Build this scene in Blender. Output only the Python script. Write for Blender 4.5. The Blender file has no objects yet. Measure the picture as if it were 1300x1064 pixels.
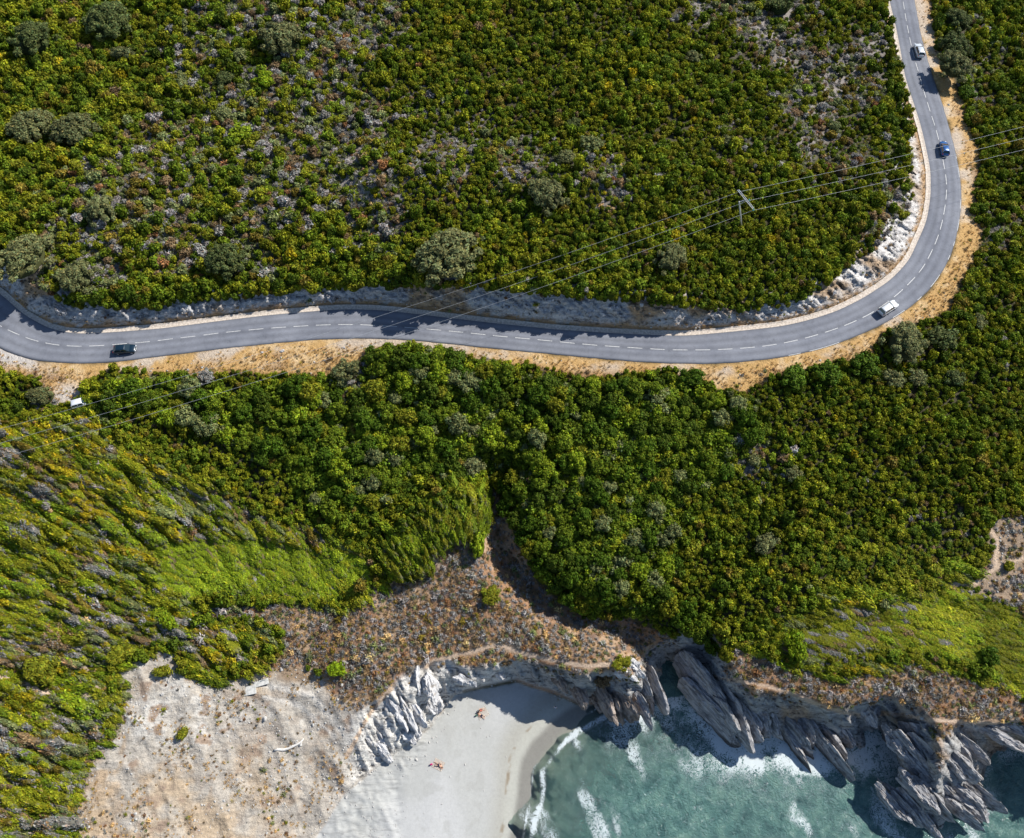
import bpy, bmesh, math, random
import numpy as np
from mathutils import Vector, Matrix, noise as mnoise
R = math.radians
scene = bpy.context.scene
COL = scene.collection
rng = np.random.default_rng(7)
random.seed(7)

# ------------------------------------------------------------------ survey frame
# The place was surveyed from one photograph: a ray direction (px, py) and a height give a real point.
H0, TH, FOC, CX, CY = 138.0, R(28), 1051.0, 650.0, 487.5
CT, ST = math.cos(TH), math.sin(TH)
ZSEA = -24.0

def unproj(px, py, z):
    u = (np.asarray(px, float) - CX) / FOC
    v = (CY - np.asarray(py, float)) / FOC
    t = (H0 - z) / (CT - v * ST)
    return t * u, t * (ST + v * CT)

def proj(x, y, z):
    d = H0 - z
    f = y * ST + d * CT
    up = y * CT - d * ST
    return CX + FOC * x / f, CY - FOC * up / f

# ------------------------------------------------------------------ noise
def _h(ix, iy, s):
    a = (ix.astype(np.int64) * 374761393 + iy.astype(np.int64) * 668265263 + s * 1274126177) & 0xFFFFFFFF
    a = ((a ^ (a >> 13)) * 1274126177) & 0xFFFFFFFF
    a = (a ^ (a >> 16)) & 0xFFFFFF
    return a / float(0xFFFFFF)

def vn(x, y, s=0):
    x = np.asarray(x, float); y = np.asarray(y, float)
    ix = np.floor(x); iy = np.floor(y)
    fx = x - ix; fy = y - iy
    fx = fx * fx * (3 - 2 * fx); fy = fy * fy * (3 - 2 * fy)
    a = _h(ix, iy, s); b = _h(ix + 1, iy, s); c = _h(ix, iy + 1, s); d = _h(ix + 1, iy + 1, s)
    return (a * (1 - fx) + b * fx) * (1 - fy) + (c * (1 - fx) + d * fx) * fy

def fbm(x, y, o=4, s=0, g=.5):
    r = 0; a = 1; n = 0
    for i in range(o):
        r = r + a * (vn(x, y, s + i * 17) - .5) * 2; n += a; a *= g
        x = x * 2.03 + 11.3; y = y * 2.03 - 7.1
    return r / n

def ridged(x, y, o=4, s=0, g=.55):
    r = 0; a = 1; n = 0
    for i in range(o):
        r = r + a * (1 - np.abs(vn(x, y, s + i * 13) - .5) * 2); n += a; a *= g
        x = x * 2.1 + 5.3; y = y * 2.1 + 9.1
    return r / n

def ss(a, b, x):
    t = np.clip((x - a) / (b - a), 0, 1)
    return t * t * (3 - 2 * t)

# ------------------------------------------------------------------ survey polylines
INNER = [(-300,150),(-230,215),(-150,278),(-80,322),(-30,352),(0,372.5),(30,399.5),(61,416.5),(85,422.5),(105,424),(135,422.5),(203,417.5),(271,408.7),(338,400.5),(390,396),(430,392.8),
 (474,393),(510,396.5),(548,401),(613,408.7),(701,418),(768,422.5),(830,425.5),(870,426.6),(911,423),(961.5,418),(995,414),(1029,406),(1063,395),(1097,378),(1131,355.5),(1154,331),(1166,304.6),
 (1176.4,281),(1181.5,250.5),(1181.5,216.6),(1174.7,182.7),(1168,155.7),(1158,125),(1149,98),(1144,67.7),(1137.5,33.8),(1129,0),(1122,-40),(1114,-100),(1106,-180),(1102,-319)]
OUTER = [(-340,230),(-260,290),(-180,345),(-100,392),(-45,425),(0,441.8),(20,452),(51,458.7),(84.6,461),(118.5,461.5),(149,459.4),(203,452.7),(271,443.9),(338,436.8),(390,432),(440,429.6),
 (481,430),(531.5,432.7),(572,436.8),(633,443.5),(701,449.6),(768,456),(820,460),(870,462),(905,462),(944.6,459.4),(995,453.7),(1046,442.5),(1080,430),(1114,415.4),(1147.7,396),(1171,377.5),
 (1191.6,353.8),(1208,323.4),(1217,290),(1220.5,260),(1220.5,237),(1215.4,203),(1207,169),(1198.5,138.8),(1188,108),(1178,78),(1169.7,47.4),(1161,0),(1154,-40),(1144,-100),(1135,-180),(1130,-319)]
CENTRE = [(-320,190),(-245,252),(-165,312),(-90,357),(-38,390),(0,414),(18.6,423),(40.6,431.7),(67.7,437.8),(97.5,440),(128,439),(189.5,434),(220.6,430),(251,426.6),(281.5,422.5),(311.7,419.5),(341.8,416.8),(372,414.8),(402,413),(431.5,412),
 (461,412.4),(505,415),(550,418.5),(579,421.2),(608,424.2),(637.4,427.3),(667,430),(696.7,432.7),(726,435.7),(756,438.4),(786,440.5),(817,442.5),(847,444.2),(877.6,444.5),(909,444.2),(939.5,442.5),(969.3,439.8),(997,435.4),
 (1024.5,429),(1052,420.8),(1076.6,412),(1103.6,399.5),(1124,386),(1141,372.5),(1157.8,356.5),(1171.7,340.3),(1181,323),(1189.3,305),(1195,287),(1198.7,269),(1201.5,249.4),(1201.8,230),(1198.7,212.5),(1195,192),(1191,174.3),
 (1186.6,159),(1180.8,142),(1176,126),(1170.7,110),(1167,94),(1162,79),(1158,64),(1155,49),(1152,35),(1149.3,20),(1147,5),(1139,-40),(1130,-100),(1121,-180),(1116,-319)]
HILL = INNER + [(1098,-700),(-900,-700),(-900,-100)]
ROAD = INNER + OUTER[::-1]
SHORE = [(330,1500),(372,1200),(400,1064),(436,1010),(478,975),(515,947),(545,925),(560,905),(577,883),(600,877),(640,869),(655,866),(672,872),(700,880),(735,896),(762,893),(775,903),(792,914),
 (815,910),(838,905),(858,904),(858,885),(852,862),(858,862),(872,885),(892,915),(925,945),(951,953),(975,948),(1010,950),(1050,958),(1082,962),(1108,966),(1114,940),(1124,945),(1132,985),(1136,1030),(1155,1058),(1200,1066),(1238,1040),(1250,1000),(1262,964),(1292,950),(1330,965),(1400,1010),(1560,1010),(1700,990),(1900,1000),(1900,1500)]
WATER = [(640,1500),(650,1200),(662,1064),(672,1010),(677,975),(690,952),(712,930),(738,912),(760,898),(800,870),(1000,840),(1900,820),(1900,1500)]
GULLY = [(628,600),(632,660),(645,710),(690,755),(740,785),(790,800),(845,835),(862,880)]
GARR = [(440,775),(468,745),(500,738),(535,738),(552,700),(590,678),(617,672),(624,640),(629,612),(636,640),(652,672),(668,710),(684,735),(712,762),(745,785),(800,785),(835,800),(855,812),(905,814),(960,830),(1000,842),(1050,858),(1107,851),(1154,839),(1198,848),(1232,862),(1276,872),(1300,890),(1420,930),
 (1500,1000),(1300,1000),(1000,960),(740,900),(640,865),(560,850),(500,875),(470,905),(425,900),(405,850),(310,854),(330,842),(360,826),(362,798),(330,786),(245,784),(242,768),(370,770),(410,774)]
SAND = [(60,1500),(90,1064),(100,975),(128,940),(150,880),(140,838),(180,835),(215,815),(235,850),(300,858),(335,852),(380,842),(415,850),(432,885),(470,910),(500,860),(560,845),(600,870),(520,1000),(470,1500)]
WIND = [(-500,520),(0,525),(45,535),(80,522),(110,520),(140,548),(190,580),(260,610),(330,650),(420,675),(470,712),(478,735),(440,762),(370,764),(255,760),(236,770),(240,790),(325,793),(350,806),(346,824),(308,842),(268,862),(243,850),(228,822),(200,818),(175,830),(140,850),(150,885),(125,940),(100,975),(85,1100),(60,1500),(-500,1500)]
BRIGHT = [(190,695),(230,680),(330,683),(400,690),(455,700),(470,735),(430,760),(330,772),(250,760),(200,740)]
FAN = [(480,700),(498,670),(520,642),(556,622),(600,615),(620,625),(623,668),(606,676),(580,684),(560,697),(540,728),(515,736),(490,722)]
THICK = [(130,478),(230,478),(300,490),(380,480),(470,446),(560,440),(640,468),(760,482),(880,474),(960,500),(980,545),(930,610),(860,650),(870,720),(850,790),(800,785),(730,770),(660,735),(625,680),(622,620),(560,610),(480,655),(430,670),(350,600),(230,545),(130,520)]
OLIVE = [(990,800),(1040,775),(1100,760),(1160,755),(1200,745),(1250,742),(1300,720),(1450,690),(1900,760),(1900,950),(1420,925),(1300,884),(1276,866),(1240,856),(1200,842),(1154,832),(1100,845),(1050,850),(1000,836),(955,822)]
VERGE_O = [(-340,260),(-180,380),(-60,455),(0,474),(50,480),(62,500),(80,518),(104,508),(112,484),(150,470),(185,470),(215,480),(300,474),(350,478),(420,482),(455,470),(475,442),(530,440),(590,452),(640,462),(690,468),
 (740,482),(800,476),(850,470),(880,478),(910,498),(950,500),(985,478),(1040,466),(1100,455),(1120,425),(1155,418),(1205,398),(1216,370),(1238,330),(1248,300),(1236,265),(1240,215),(1246,190),(1226,155),(1222,125),(1208,95),(1190,60),(1186,25),(1184,0),(1172,-80),(1160,-319)]
VERGE = OUTER + VERGE_O[::-1]
PATHS = [[(540,848),(552,838),(590,830),(632,818),(665,830),(700,838),(745,846),(790,842),(830,850),(880,856),(925,862),(960,868),(1000,878),(1050,900),(1090,908),(1130,906),(1180,914),(1230,916),(1300,925)],
         [(560,720),(548,706),(568,692),(600,680)],[(1200,742),(1240,740),(1262,722),(1268,690),(1258,672)],[(1262,722),(1300,708)],[(130,885),(60,880),(20,862),(0,860)],[(130,885),(110,850),(70,822),(30,815)],
         [(500,870),(470,905),(440,960)],[(600,640),(590,660)]]
ROCKB = [(1205,742),(1236,752),(1270,762),(1300,778),(1340,792),(1340,700),(1300,655),(1272,648),(1256,672),(1250,700),(1240,728),(1215,732)]

GX0, GX1, GY0, GY1, GS = -362, 1662, -322, 1402, 4
_gx = np.arange(GX0, GX1 + GS, GS); _gy = np.arange(GY0, GY1 + GS, GS)
_GX, _GY = np.meshgrid(_gx, _gy)

def dist_line(pts, closed):
    P = np.array(pts, float)
    Q = np.roll(P, -1, 0) if closed else P[1:]
    if not closed: P = P[:-1]
    best = np.full(_GX.shape, 1e18)
    for (ax, ay), (bx, by) in zip(P, Q):
        dx, dy = bx - ax, by - ay
        L = dx * dx + dy * dy + 1e-9
        t = np.clip(((_GX - ax) * dx + (_GY - ay) * dy) / L, 0, 1)
        d = (_GX - ax - t * dx) ** 2 + (_GY - ay - t * dy) ** 2
        np.minimum(best, d, out=best)
    return np.sqrt(best)

def sdf(pts):
    d = dist_line(pts, True)
    ins = np.zeros(_GX.shape, bool)
    n = len(pts)
    for i in range(n):
        ax, ay = pts[i]; bx, by = pts[(i + 1) % n]
        if ay == by: continue
        c = ((ay > _GY) != (by > _GY)) & (_GX < (bx - ax) * (_GY - ay) / (by - ay) + ax)
        ins ^= c
    return np.where(ins, d, -d).astype(np.float32)

F = dict(hill=sdf(HILL), road=sdf(ROAD), shore=sdf(SHORE), water=sdf(WATER), garr=sdf(GARR), sand=sdf(SAND), wind=sdf(WIND), bright=sdf(BRIGHT), fan=sdf(FAN),
         thick=sdf(THICK), olive=sdf(OLIVE), verge=sdf(VERGE), rockb=sdf(ROCKB), gully=dist_line(GULLY, False), cen=dist_line(CENTRE, False), inner=dist_line(INNER, False), outer=dist_line(OUTER, False))
_p = None
for q in PATHS:
    d = dist_line(q, False); _p = d if _p is None else np.minimum(_p, d)
F['path'] = _p
F['fantip'] = dist_line([(486,722),(511,733),(536,731),(552,710),(571,694),(590,684),(608,678),(622,668)], False)

def samp(name, px, py):
    A = F[name]
    fx = np.clip((px - GX0) / GS, 0, A.shape[1] - 1.001); fy = np.clip((py - GY0) / GS, 0, A.shape[0] - 1.001)
    ix = fx.astype(int); iy = fy.astype(int); fx = fx - ix; fy = fy - iy
    return (A[iy, ix] * (1 - fx) + A[iy, ix + 1] * fx) * (1 - fy) + (A[iy + 1, ix] * (1 - fx) + A[iy + 1, ix + 1] * fx) * fy

DRY = [(390,170,80,1),(300,135,60,.75),(250,60,70,.5),(440,60,55,.6),(120,262,55,1),(215,195,55,.8),(80,290,26,1),(425,235,45,.9),(475,262,50,1),(560,200,55,.55),(660,212,45,.6),(765,232,40,.55),(980,30,55,.8),
 (1060,100,60,.8),(1105,60,40,.6),(1030,160,50,.65),(1085,200,50,.45),(900,8,40,.6),(1140,255,22,.9),(1125,300,25,1),(130,335,38,.9),(60,345,40,.8),(310,310,50,.7),(230,300,60,.6),(160,235,60,.6),(350,240,60,.8),(520,130,40,.4),
 (60,505,26,.8),(200,490,25,.4),(440,485,28,.8),(270,485,20,.6),(1240,75,50,.4),(1262,300,40,.35),(1240,120,30,.4),(600,170,40,.4),(1000,60,50,.6),(930,170,40,.35),(1190,470,40,.25),(150,705,60,.5),(60,820,70,.5),(960,590,40,.5),
 (480,20,50,.7),(340,20,60,.6),(390,90,60,.6),(470,150,50,.6),(1110,790,60,.3),(1200,680,60,.4),(1060,830,40,.7),(1290,460,50,.3),(1110,600,80,.2)]

def wind_dir(px, py):
    """direction (photo frame, degrees below rightwards) in which the pruned mounds stream"""
    a = np.interp(px, [0, 150, 300, 420, 480, 540, 600, 620, 700, 1000, 1300], [20, 27, 36, 44, 48, 56, 76, 86, 40, 22, 20])
    a = a * (1 - .25 * ss(750, 790, py) * ss(440, 400, px))
    return np.radians(a)

def dryness(px, py):
    r = np.zeros_like(px)
    for x, y, rad, w in DRY:
        r = np.maximum(r, w * np.exp(-((px - x) ** 2 + (py - y) ** 2) / (2 * (rad * .74) ** 2)))
    return r

def terrain(px, py):
    px = np.asarray(px, float); py = np.asarray(py, float)
    wx, wy = unproj(px, py, 0.0)
    f = {k: samp(k, px, py) for k in F}
    j = 3.0 * fbm(wx / 3, wy / 3, 3, 5)
    # hill above the road
    bw = np.interp(px, [-100,0,60,100,200,300,450,600,750,870,950,1000,1060,1110,1150,1180], [60,46,45,42,40,34,34,46,50,46,38,34,40,50,28,16])
    low = ss(120, 230, py)
    bw = bw * low + 7 * (1 - low)
    rate = np.interp(px, [40,200,430,480,850,900,1000,1060,1150,1180], [.13,.095,.095,.145,.14,.10,.09,.07,.07,.08])
    bh = bw * rate * low + .9 * (1 - low)
    dh = np.maximum(f['hill'], 0)
    bt = np.clip((dh - 7 + j * .6 * ss(8, 20, dh)) / bw, 0, 1)
    bankmask = ss(7, 10, dh) * (1 - ss(bw * .95 + 4, bw * 1.15 + 10, dh + j))
    up = np.maximum(dh - bw - 7, 0)
    zh = bh * (bt ** .75) + 14 * (1 - np.exp(-.026 * up / 14)) + ss(0, 90, up) * 1.6 * fbm(wx / 28, wy / 28, 4, 3)
    zh = zh + bankmask * ((ridged(wx / 1.5 + wy * .5, wy / 2.6 - wx * .12, 5, 21, .65) - .5) * 1.9 * ss(8, 22, dh) + .55 * fbm(wx / .7 + wy * .8, wy / 1.4, 3, 23) * ss(8, 16, dh))
    # seaward side
    do = np.where(f['hill'] > 0, 0, np.maximum(-f['road'], 0))
    dc = np.maximum(-f['shore'], 0)
    dco = dc + 7 * fbm(wx / 5, wy / 5, 3, 31) * ss(0, 12, dc)
    dw = f['water'] + 3.5 * fbm(wx / 6, wy / 6, 2, 77)
    base = ZSEA - np.clip(dw, -120, 300) * np.where(dw > 0, .013, .0085)
    base = np.clip(base, -27.5, -23.0)
    hc = np.interp(px, [300,400,450,520,600,700,760,850,1300], [2,3,6,8.5,8.5,10.5,12,12.5,12])
    cw = np.interp(px, [300,400,450,520,600,700,760,850,900,1000,1100,1140,1200,1260,1300], [60,60,75,66,26,32,44,54,74,70,58,56,74,46,36])
    t = np.clip(dco / cw, 0, 1)
    ex = np.interp(px, [680, 760, 860, 900, 1120, 1160], [.8, 1.1, 1.3, 1.7, 1.7, 1.0])
    zc = base + (ZSEA + hc - base) * (t ** ex)
    d1 = np.maximum(do - 26, 0); d2 = np.maximum(dco - cw, 0)
    s = d1 / (d1 + d2 + 1e-6)
    zo = -.012 * np.minimum(do, 26) + (ZSEA + hc + .3) * s ** 1.15
    zo = zo + .9 * fbm(wx / 16, wy / 16, 4, 9) * ss(20, 90, do) * ss(0, 60, d2)
    zo = np.where(dco < cw, zc, zo)
    zo = zo - 4.2 * np.exp(-(f['gully'] / 26) ** 2)
    wa = wind_dir(px, py); qa = -px * np.sin(wa) + py * np.cos(wa); ql = px * np.cos(wa) + py * np.sin(wa)
    wr = ridged(qa / 17 + .5 * fbm(wx / 9, wy / 9, 2, 15), ql / 85, 3, 13, .5) - .5
    wm = ss(-6, 20, f['wind']) * (1 - .6 * ss(-5, 10, f['bright'])) * ss(0, 20, do - 20)
    zo = zo + wm * wr * 2.6 + ss(-3, 9, np.maximum(f['fan'], 0)) * 0 + 1.9 * ss(-2, 6, f['fan']) * ss(0, 10, f['fan'] + 6) + ss(0, 14, f['olive']) * (ridged(wy / 5 + wx / 40, wx / 18, 3, 19) - .5) * .9
    f['wr'] = wr * wm
    zo = zo + ss(0, 25, f['sand']) * ((ridged(wx / 5 + wy / 9, wy / 7, 4, 29) - .5) * 1.1 + .22 * fbm(wx / 1.4, wy / 1.4, 3, 30))
    pale = ss(680, 620, px)
    cl = (1 - ss(cw * .88, cw * 1.04, dco + 2 * j)) * ss(1, 7, dc) * ss(430, 470, px)
    # strata run from upper left to lower right
    a = R(-58)
    sx = (wx * math.cos(a) + wy * math.sin(a)); sy = (-wx * math.sin(a) + wy * math.cos(a))
    sx = sx + .8 * fbm(wx / 5, wy / 5, 2, 43); strat = ridged(sy / 2.2, sx / 9, 5, 41, .62) - .6
    blocky = np.abs(fbm(wx / 4, wy / 4, 4, 55))
    zo = zo + cl * ((strat * 4.2 * (1 - .25 * pale)) - blocky * 1.6 + .7 * fbm(sy / .7, sx / 2.6, 3, 58))
    tb = ss(0, 1, np.clip(dc / 10, 0, 1))
    zo = zo + .05 * fbm(wx / 1.5, wy / 1.5, 3, 8) * tb
    z = np.where(f['hill'] > 0, zh, np.where(f['road'] > 0, -.06, zo))
    # edges of the carriageway
    z = np.where(f['road'] > 0, -.06, z)
    z = np.where((f['road'] <= 0) & (f['road'] > -3), np.minimum(z, -.0 - .02), z)
    sandy = ss(-4, 4, f['shore']) * (1 - ss(-6, 3, dw))
    z = z + sandy * .025 * fbm(wx / 1.2, wy / 1.2, 3, 66)
    f.update(z=z, wx=wx, wy=wy, bank=bankmask, cliff=cl, dc=dc, do=do, dw=dw, pale=pale, dry=dryness(px, py), dcw=dco - cw, strat=strat, blocky=blocky)
    return f

_zx = np.arange(-360, 1661, 3.0); _zy = np.arange(-318, 1400, 3.0)
ZG = np.concatenate([terrain(*np.meshgrid(_zx, _zy[i:i + 100]))['z'] for i in range(0, len(_zy), 100)])

def zpix(px, py):
    fx = min(max((px + 360) / 3, 0), ZG.shape[1] - 1.001); fy = min(max((py + 318) / 3, 0), ZG.shape[0] - 1.001)
    ix = int(fx); iy = int(fy); fx -= ix; fy -= iy
    return float((ZG[iy, ix] * (1 - fx) + ZG[iy, ix + 1] * fx) * (1 - fy) + (ZG[iy + 1, ix] * (1 - fx) + ZG[iy + 1, ix + 1] * fx) * fy)

def unproj1(px, py, z):
    v = (CY - py) / FOC; t = (H0 - z) / (CT - v * ST); return t * (px - CX) / FOC, t * (ST + v * CT)

def spot(px, py, h=0.0):
    """World point on the ground such that a feature h above it is seen along ray (px, py)."""
    z = zpix(px, py)
    if h == 0: x, y = unproj1(px, py, z); return Vector((x, y, z))
    for _ in range(12):
        x, y = unproj1(px, py, z + h)
        d = H0 - z; f = y * ST + d * CT
        z = .4 * z + .6 * zpix(CX + FOC * x / f, CY - FOC * (y * CT - d * ST) / f)
    x, y = unproj1(px, py, z + h)
    return Vector((x, y, z))

# ------------------------------------------------------------------ helpers
def link(name, me, mat=None, parent=None):
    o = bpy.data.objects.new(name, me)
    COL.objects.link(o)
    if mat is not None and me is not None:
        for m in (mat if isinstance(mat, (list, tuple)) else [mat]): me.materials.append(m)
    if parent: o.parent = parent
    return o

def tag(o, label=None, cat=None, group=None, kind=None):
    if label: o['label'] = label
    if cat: o['category'] = cat
    if group: o['group'] = group
    if kind: o['kind'] = kind
    return o

def empty(name, loc, rz=0):
    o = bpy.data.objects.new(name, None); COL.objects.link(o)
    o.location = loc; o.rotation_euler = (0, 0, rz); o.empty_display_size = .3
    return o

def np_mesh(name, co, faces, smooth=True, attrs=None):
    """faces: (n,4) or (n,3) int array"""
    me = bpy.data.meshes.new(name)
    n, k = faces.shape
    me.vertices.add(len(co)); me.vertices.foreach_set('co', np.ascontiguousarray(co, dtype=np.float32).ravel())
    me.loops.add(n * k); me.loops.foreach_set('vertex_index', faces.astype(np.int32).ravel())
    me.polygons.add(n); me.polygons.foreach_set('loop_start', np.arange(n, dtype=np.int32) * k)
    me.polygons.foreach_set('use_smooth', np.full(n, smooth, bool))
    for an, (ty, dom, data) in (attrs or {}).items():
        at = me.attributes.new(an, ty, dom)
        at.data.foreach_set({'FLOAT': 'value', 'INT': 'value', 'FLOAT_VECTOR': 'vector', 'FLOAT_COLOR': 'color'}[ty], np.ascontiguousarray(data, dtype=(np.int32 if ty == 'INT' else np.float32)).ravel())
    me.update(calc_edges=True); me.validate()
    return me

def bm_obj(name, bm, mat, parent=None, smooth=False):
    me = bpy.data.meshes.new(name); bmesh.ops.recalc_face_normals(bm, faces=bm.faces[:]); bm.to_mesh(me); bm.free()
    if smooth:
        for p in me.polygons: p.use_smooth = True
    return link(name, me, mat, parent)

def add_box(bm, c, s, rot=None, bev=0):
    r = bmesh.ops.create_cube(bm, size=1)
    vs = r['verts']
    M = Matrix.Translation(c) @ (rot.to_4x4() if rot else Matrix()) @ Matrix.Diagonal((s[0], s[1], s[2], 1))
    bmesh.ops.transform(bm, matrix=M, verts=vs)
    if bev:
        es = list({e for v in vs for e in v.link_edges})
        bmesh.ops.bevel(bm, geom=es, offset=bev, segments=2, affect='EDGES', profile=.6)

def add_tube(bm, pts, rad, n=8, cap=True):
    pts = [Vector(p) for p in pts]
    rad = rad if isinstance(rad, (list, tuple)) else [rad] * len(pts)
    rings = []
    for i, p in enumerate(pts):
        d = (pts[min(i + 1, len(pts) - 1)] - pts[max(i - 1, 0)]).normalized()
        a = d.orthogonal().normalized() if i == 0 else (a - d * a.dot(d)).normalized()
        b = d.cross(a)
        rings.append([bm.verts.new(p + (a * math.cos(2 * math.pi * k / n) + b * math.sin(2 * math.pi * k / n)) * rad[i]) for k in range(n)])
    for r0, r1 in zip(rings, rings[1:]):
        for k in range(n): bm.faces.new((r0[k], r0[(k + 1) % n], r1[(k + 1) % n], r1[k]))
    if cap:
        bm.faces.new(rings[0][::-1]); bm.faces.new(rings[-1])

# ------------------------------------------------------------------ materials
class NT:
    def __init__(s, name):
        s.m = bpy.data.materials.new(name); s.m.use_nodes = True
        s.t = s.m.node_tree; s.t.nodes.clear()
        s.out = s.t.nodes.new('ShaderNodeOutputMaterial')
    def n(s, ty, **kw):
        nd = s.t.nodes.new(ty)
        for k, v in kw.items():
            if k.startswith('i_'):
                nd.inputs[k[2:].replace('_', ' ')].default_value = v
            else: setattr(nd, k, v)
        return nd
    def l(s, a, b): s.t.links.new(a, b)
    def noise(s, scale, detail=4, rough=.6, vec=None, dist=0):
        nd = s.n('ShaderNodeTexNoise'); nd.inputs['Scale'].default_value = scale; nd.inputs['Detail'].default_value = detail
        nd.inputs['Roughness'].default_value = rough; nd.inputs['Distortion'].default_value = dist
        if vec is not None: s.l(vec, nd.inputs['Vector'])
        return nd
    def ramp(s, fac, stops):
        nd = s.n('ShaderNodeValToRGB'); e = nd.color_ramp.elements
        while len(e) < len(stops): e.new(.5)
        for el, (p, c) in zip(e, stops):
            el.position = p; el.color = (*c, 1) if len(c) == 3 else c
        s.l(fac, nd.inputs['Fac']); return nd
    def mul(s, a, b, fac=1.0, mode='MULTIPLY'):
        nd = s.n('ShaderNodeMix'); nd.data_type = 'RGBA'; nd.blend_type = mode; nd.inputs[0].default_value = fac
        s.l(a, nd.inputs[6]); s.l(b, nd.inputs[7]); return nd.outputs[2]
    def bsdf(s, color=None, rough=.8, spec=.3, metal=0, **kw):
        b = s.n('ShaderNodeBsdfPrincipled'); b.inputs['Roughness'].default_value = rough
        b.inputs['Specular IOR Level'].default_value = spec; b.inputs['Metallic'].default_value = metal
        for k, v in kw.items(): b.inputs[k.replace('_', ' ')].default_value = v
        if color is not None:
            if isinstance(color, tuple): b.inputs['Base Color'].default_value = (*color, 1)
            else: s.l(color, b.inputs['Base Color'])
        s.l(b.outputs[0], s.out.inputs[0]); return b
    def bump(s, h, b, strength=.5, dist=.1):
        nd = s.n('ShaderNodeBump'); nd.inputs['Strength'].default_value = strength; nd.inputs['Distance'].default_value = dist
        s.l(h, nd.inputs['Height']); s.l(nd.outputs[0], b.inputs['Normal'])

def plain(name, c, rough=.6, spec=.4, metal=0, coat=0, var=.15, scale=6):
    m = NT(name)
    tc = m.n('ShaderNodeTexCoord')
    nz = m.noise(scale, 3, .6, tc.outputs['Object'])
    rp = m.ramp(nz.outputs[0], [(.3, (1 - var,) * 3), (.7, (1 + var,) * 3)])
    rgb = m.n('ShaderNodeRGB'); rgb.outputs[0].default_value = (*c, 1)
    col = m.mul(rgb.outputs[0], rp.outputs[0])
    m.bsdf(col, rough, spec, metal, Coat_Weight=coat)
    return m.m

def mat_ground(soft=False):
    m = NT('beach_sand' if soft else 'soil_and_rock')
    tc = m.n('ShaderNodeTexCoord'); P = tc.outputs['Object']
    at = m.n('ShaderNodeAttribute'); at.attribute_name = 'soil'
    rk = m.n('ShaderNodeAttribute'); rk.attribute_name = 'rocky'
    n1 = m.noise(2.2, 6, .72, P); n2 = m.noise(9, 3, .7, P)
    r1 = m.ramp(n1.outputs[0], [(.28, (.62, .6, .58)), (.52, (1, 1, 1)), (.75, (1.3, 1.28, 1.25))])
    r2 = m.ramp(n2.outputs[0], [(.3, (.78, .76, .74)), (.7, (1.2, 1.2, 1.2))])
    c = m.mul(at.outputs['Color'], r1.outputs[0], .25 if soft else .8)
    c = m.mul(c, r2.outputs[0], .35 if soft else .8)
    # cracks between the beds of the rock
    mp = m.n('ShaderNodeMapping'); mp.inputs['Rotation'].default_value = (0, 0, R(58)); mp.inputs['Scale'].default_value = (.20, 1.1, .7)
    m.l(P, mp.inputs['Vector'])
    n3 = m.noise(1.6, 7, .7, mp.outputs[0], .6)
    r3 = m.ramp(n3.outputs[0], [(.37, (.22, .21, .21)), (.46, (.85, .85, .86)), (.62, (1.3, 1.3, 1.28))])
    w = m.mul(c, r3.outputs[0])
    mx = m.n('ShaderNodeMix'); mx.data_type = 'RGBA'
    m.l(rk.outputs['Fac'], mx.inputs[0]); m.l(c, mx.inputs[6]); m.l(w, mx.inputs[7])
    b = m.bsdf(mx.outputs[2], .92, .15)
    if soft:
        vf = m.n('ShaderNodeTexVoronoi'); vf.inputs['Scale'].default_value = 1.9; m.l(P, vf.inputs['Vector'])
        rf = m.ramp(vf.outputs['Distance'], [(.0, (0, 0, 0)), (.22, (1, 1, 1))]); m.bump(rf.outputs[0], b, .35, .06); return m.m
    ad = m.n('ShaderNodeMath', operation='MULTIPLY_ADD'); m.l(n3.outputs[0], ad.inputs[0]); m.l(rk.outputs['Fac'], ad.inputs[1]); m.l(n1.outputs[0], ad.inputs[2])
    m.bump(ad.outputs[0], b, .25 if soft else .9, .1 if soft else .35)
    return m.m

def leaf_mat(name, instanced):
    m = NT(name)
    at = m.n('ShaderNodeAttribute'); at.attribute_name = 'leafc'
    if instanced:
        ti = m.n('ShaderNodeAttribute'); ti.attribute_type = 'INSTANCER'; ti.attribute_name = 'tint'; tint = ti.outputs['Color']
    else:
        oi = m.n('ShaderNodeObjectInfo'); tint = oi.outputs['Color']
    c = m.mul(tint, at.outputs['Color'])
    hs = m.n('ShaderNodeRGB'); hs.outputs[0].default_value = (.17, .155, .14, 1)      # bare twigs
    mx = m.n('ShaderNodeMix'); mx.data_type = 'RGBA'
    m.l(at.outputs['Alpha'], mx.inputs[0]); m.l(c, mx.inputs[6]); m.l(hs.outputs[0], mx.inputs[7])
    b = m.bsdf(mx.outputs[2], .6, .08)
    tr = m.n('ShaderNodeBsdfTranslucent'); m.l(mx.outputs[2], tr.inputs[0])
    ms = m.n('ShaderNodeMixShader'); ms.inputs[0].default_value = .18
    m.l(b.outputs[0], ms.inputs[1]); m.l(tr.outputs[0], ms.inputs[2]); m.l(ms.outputs[0], m.out.inputs[0])
    return m.m

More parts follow.
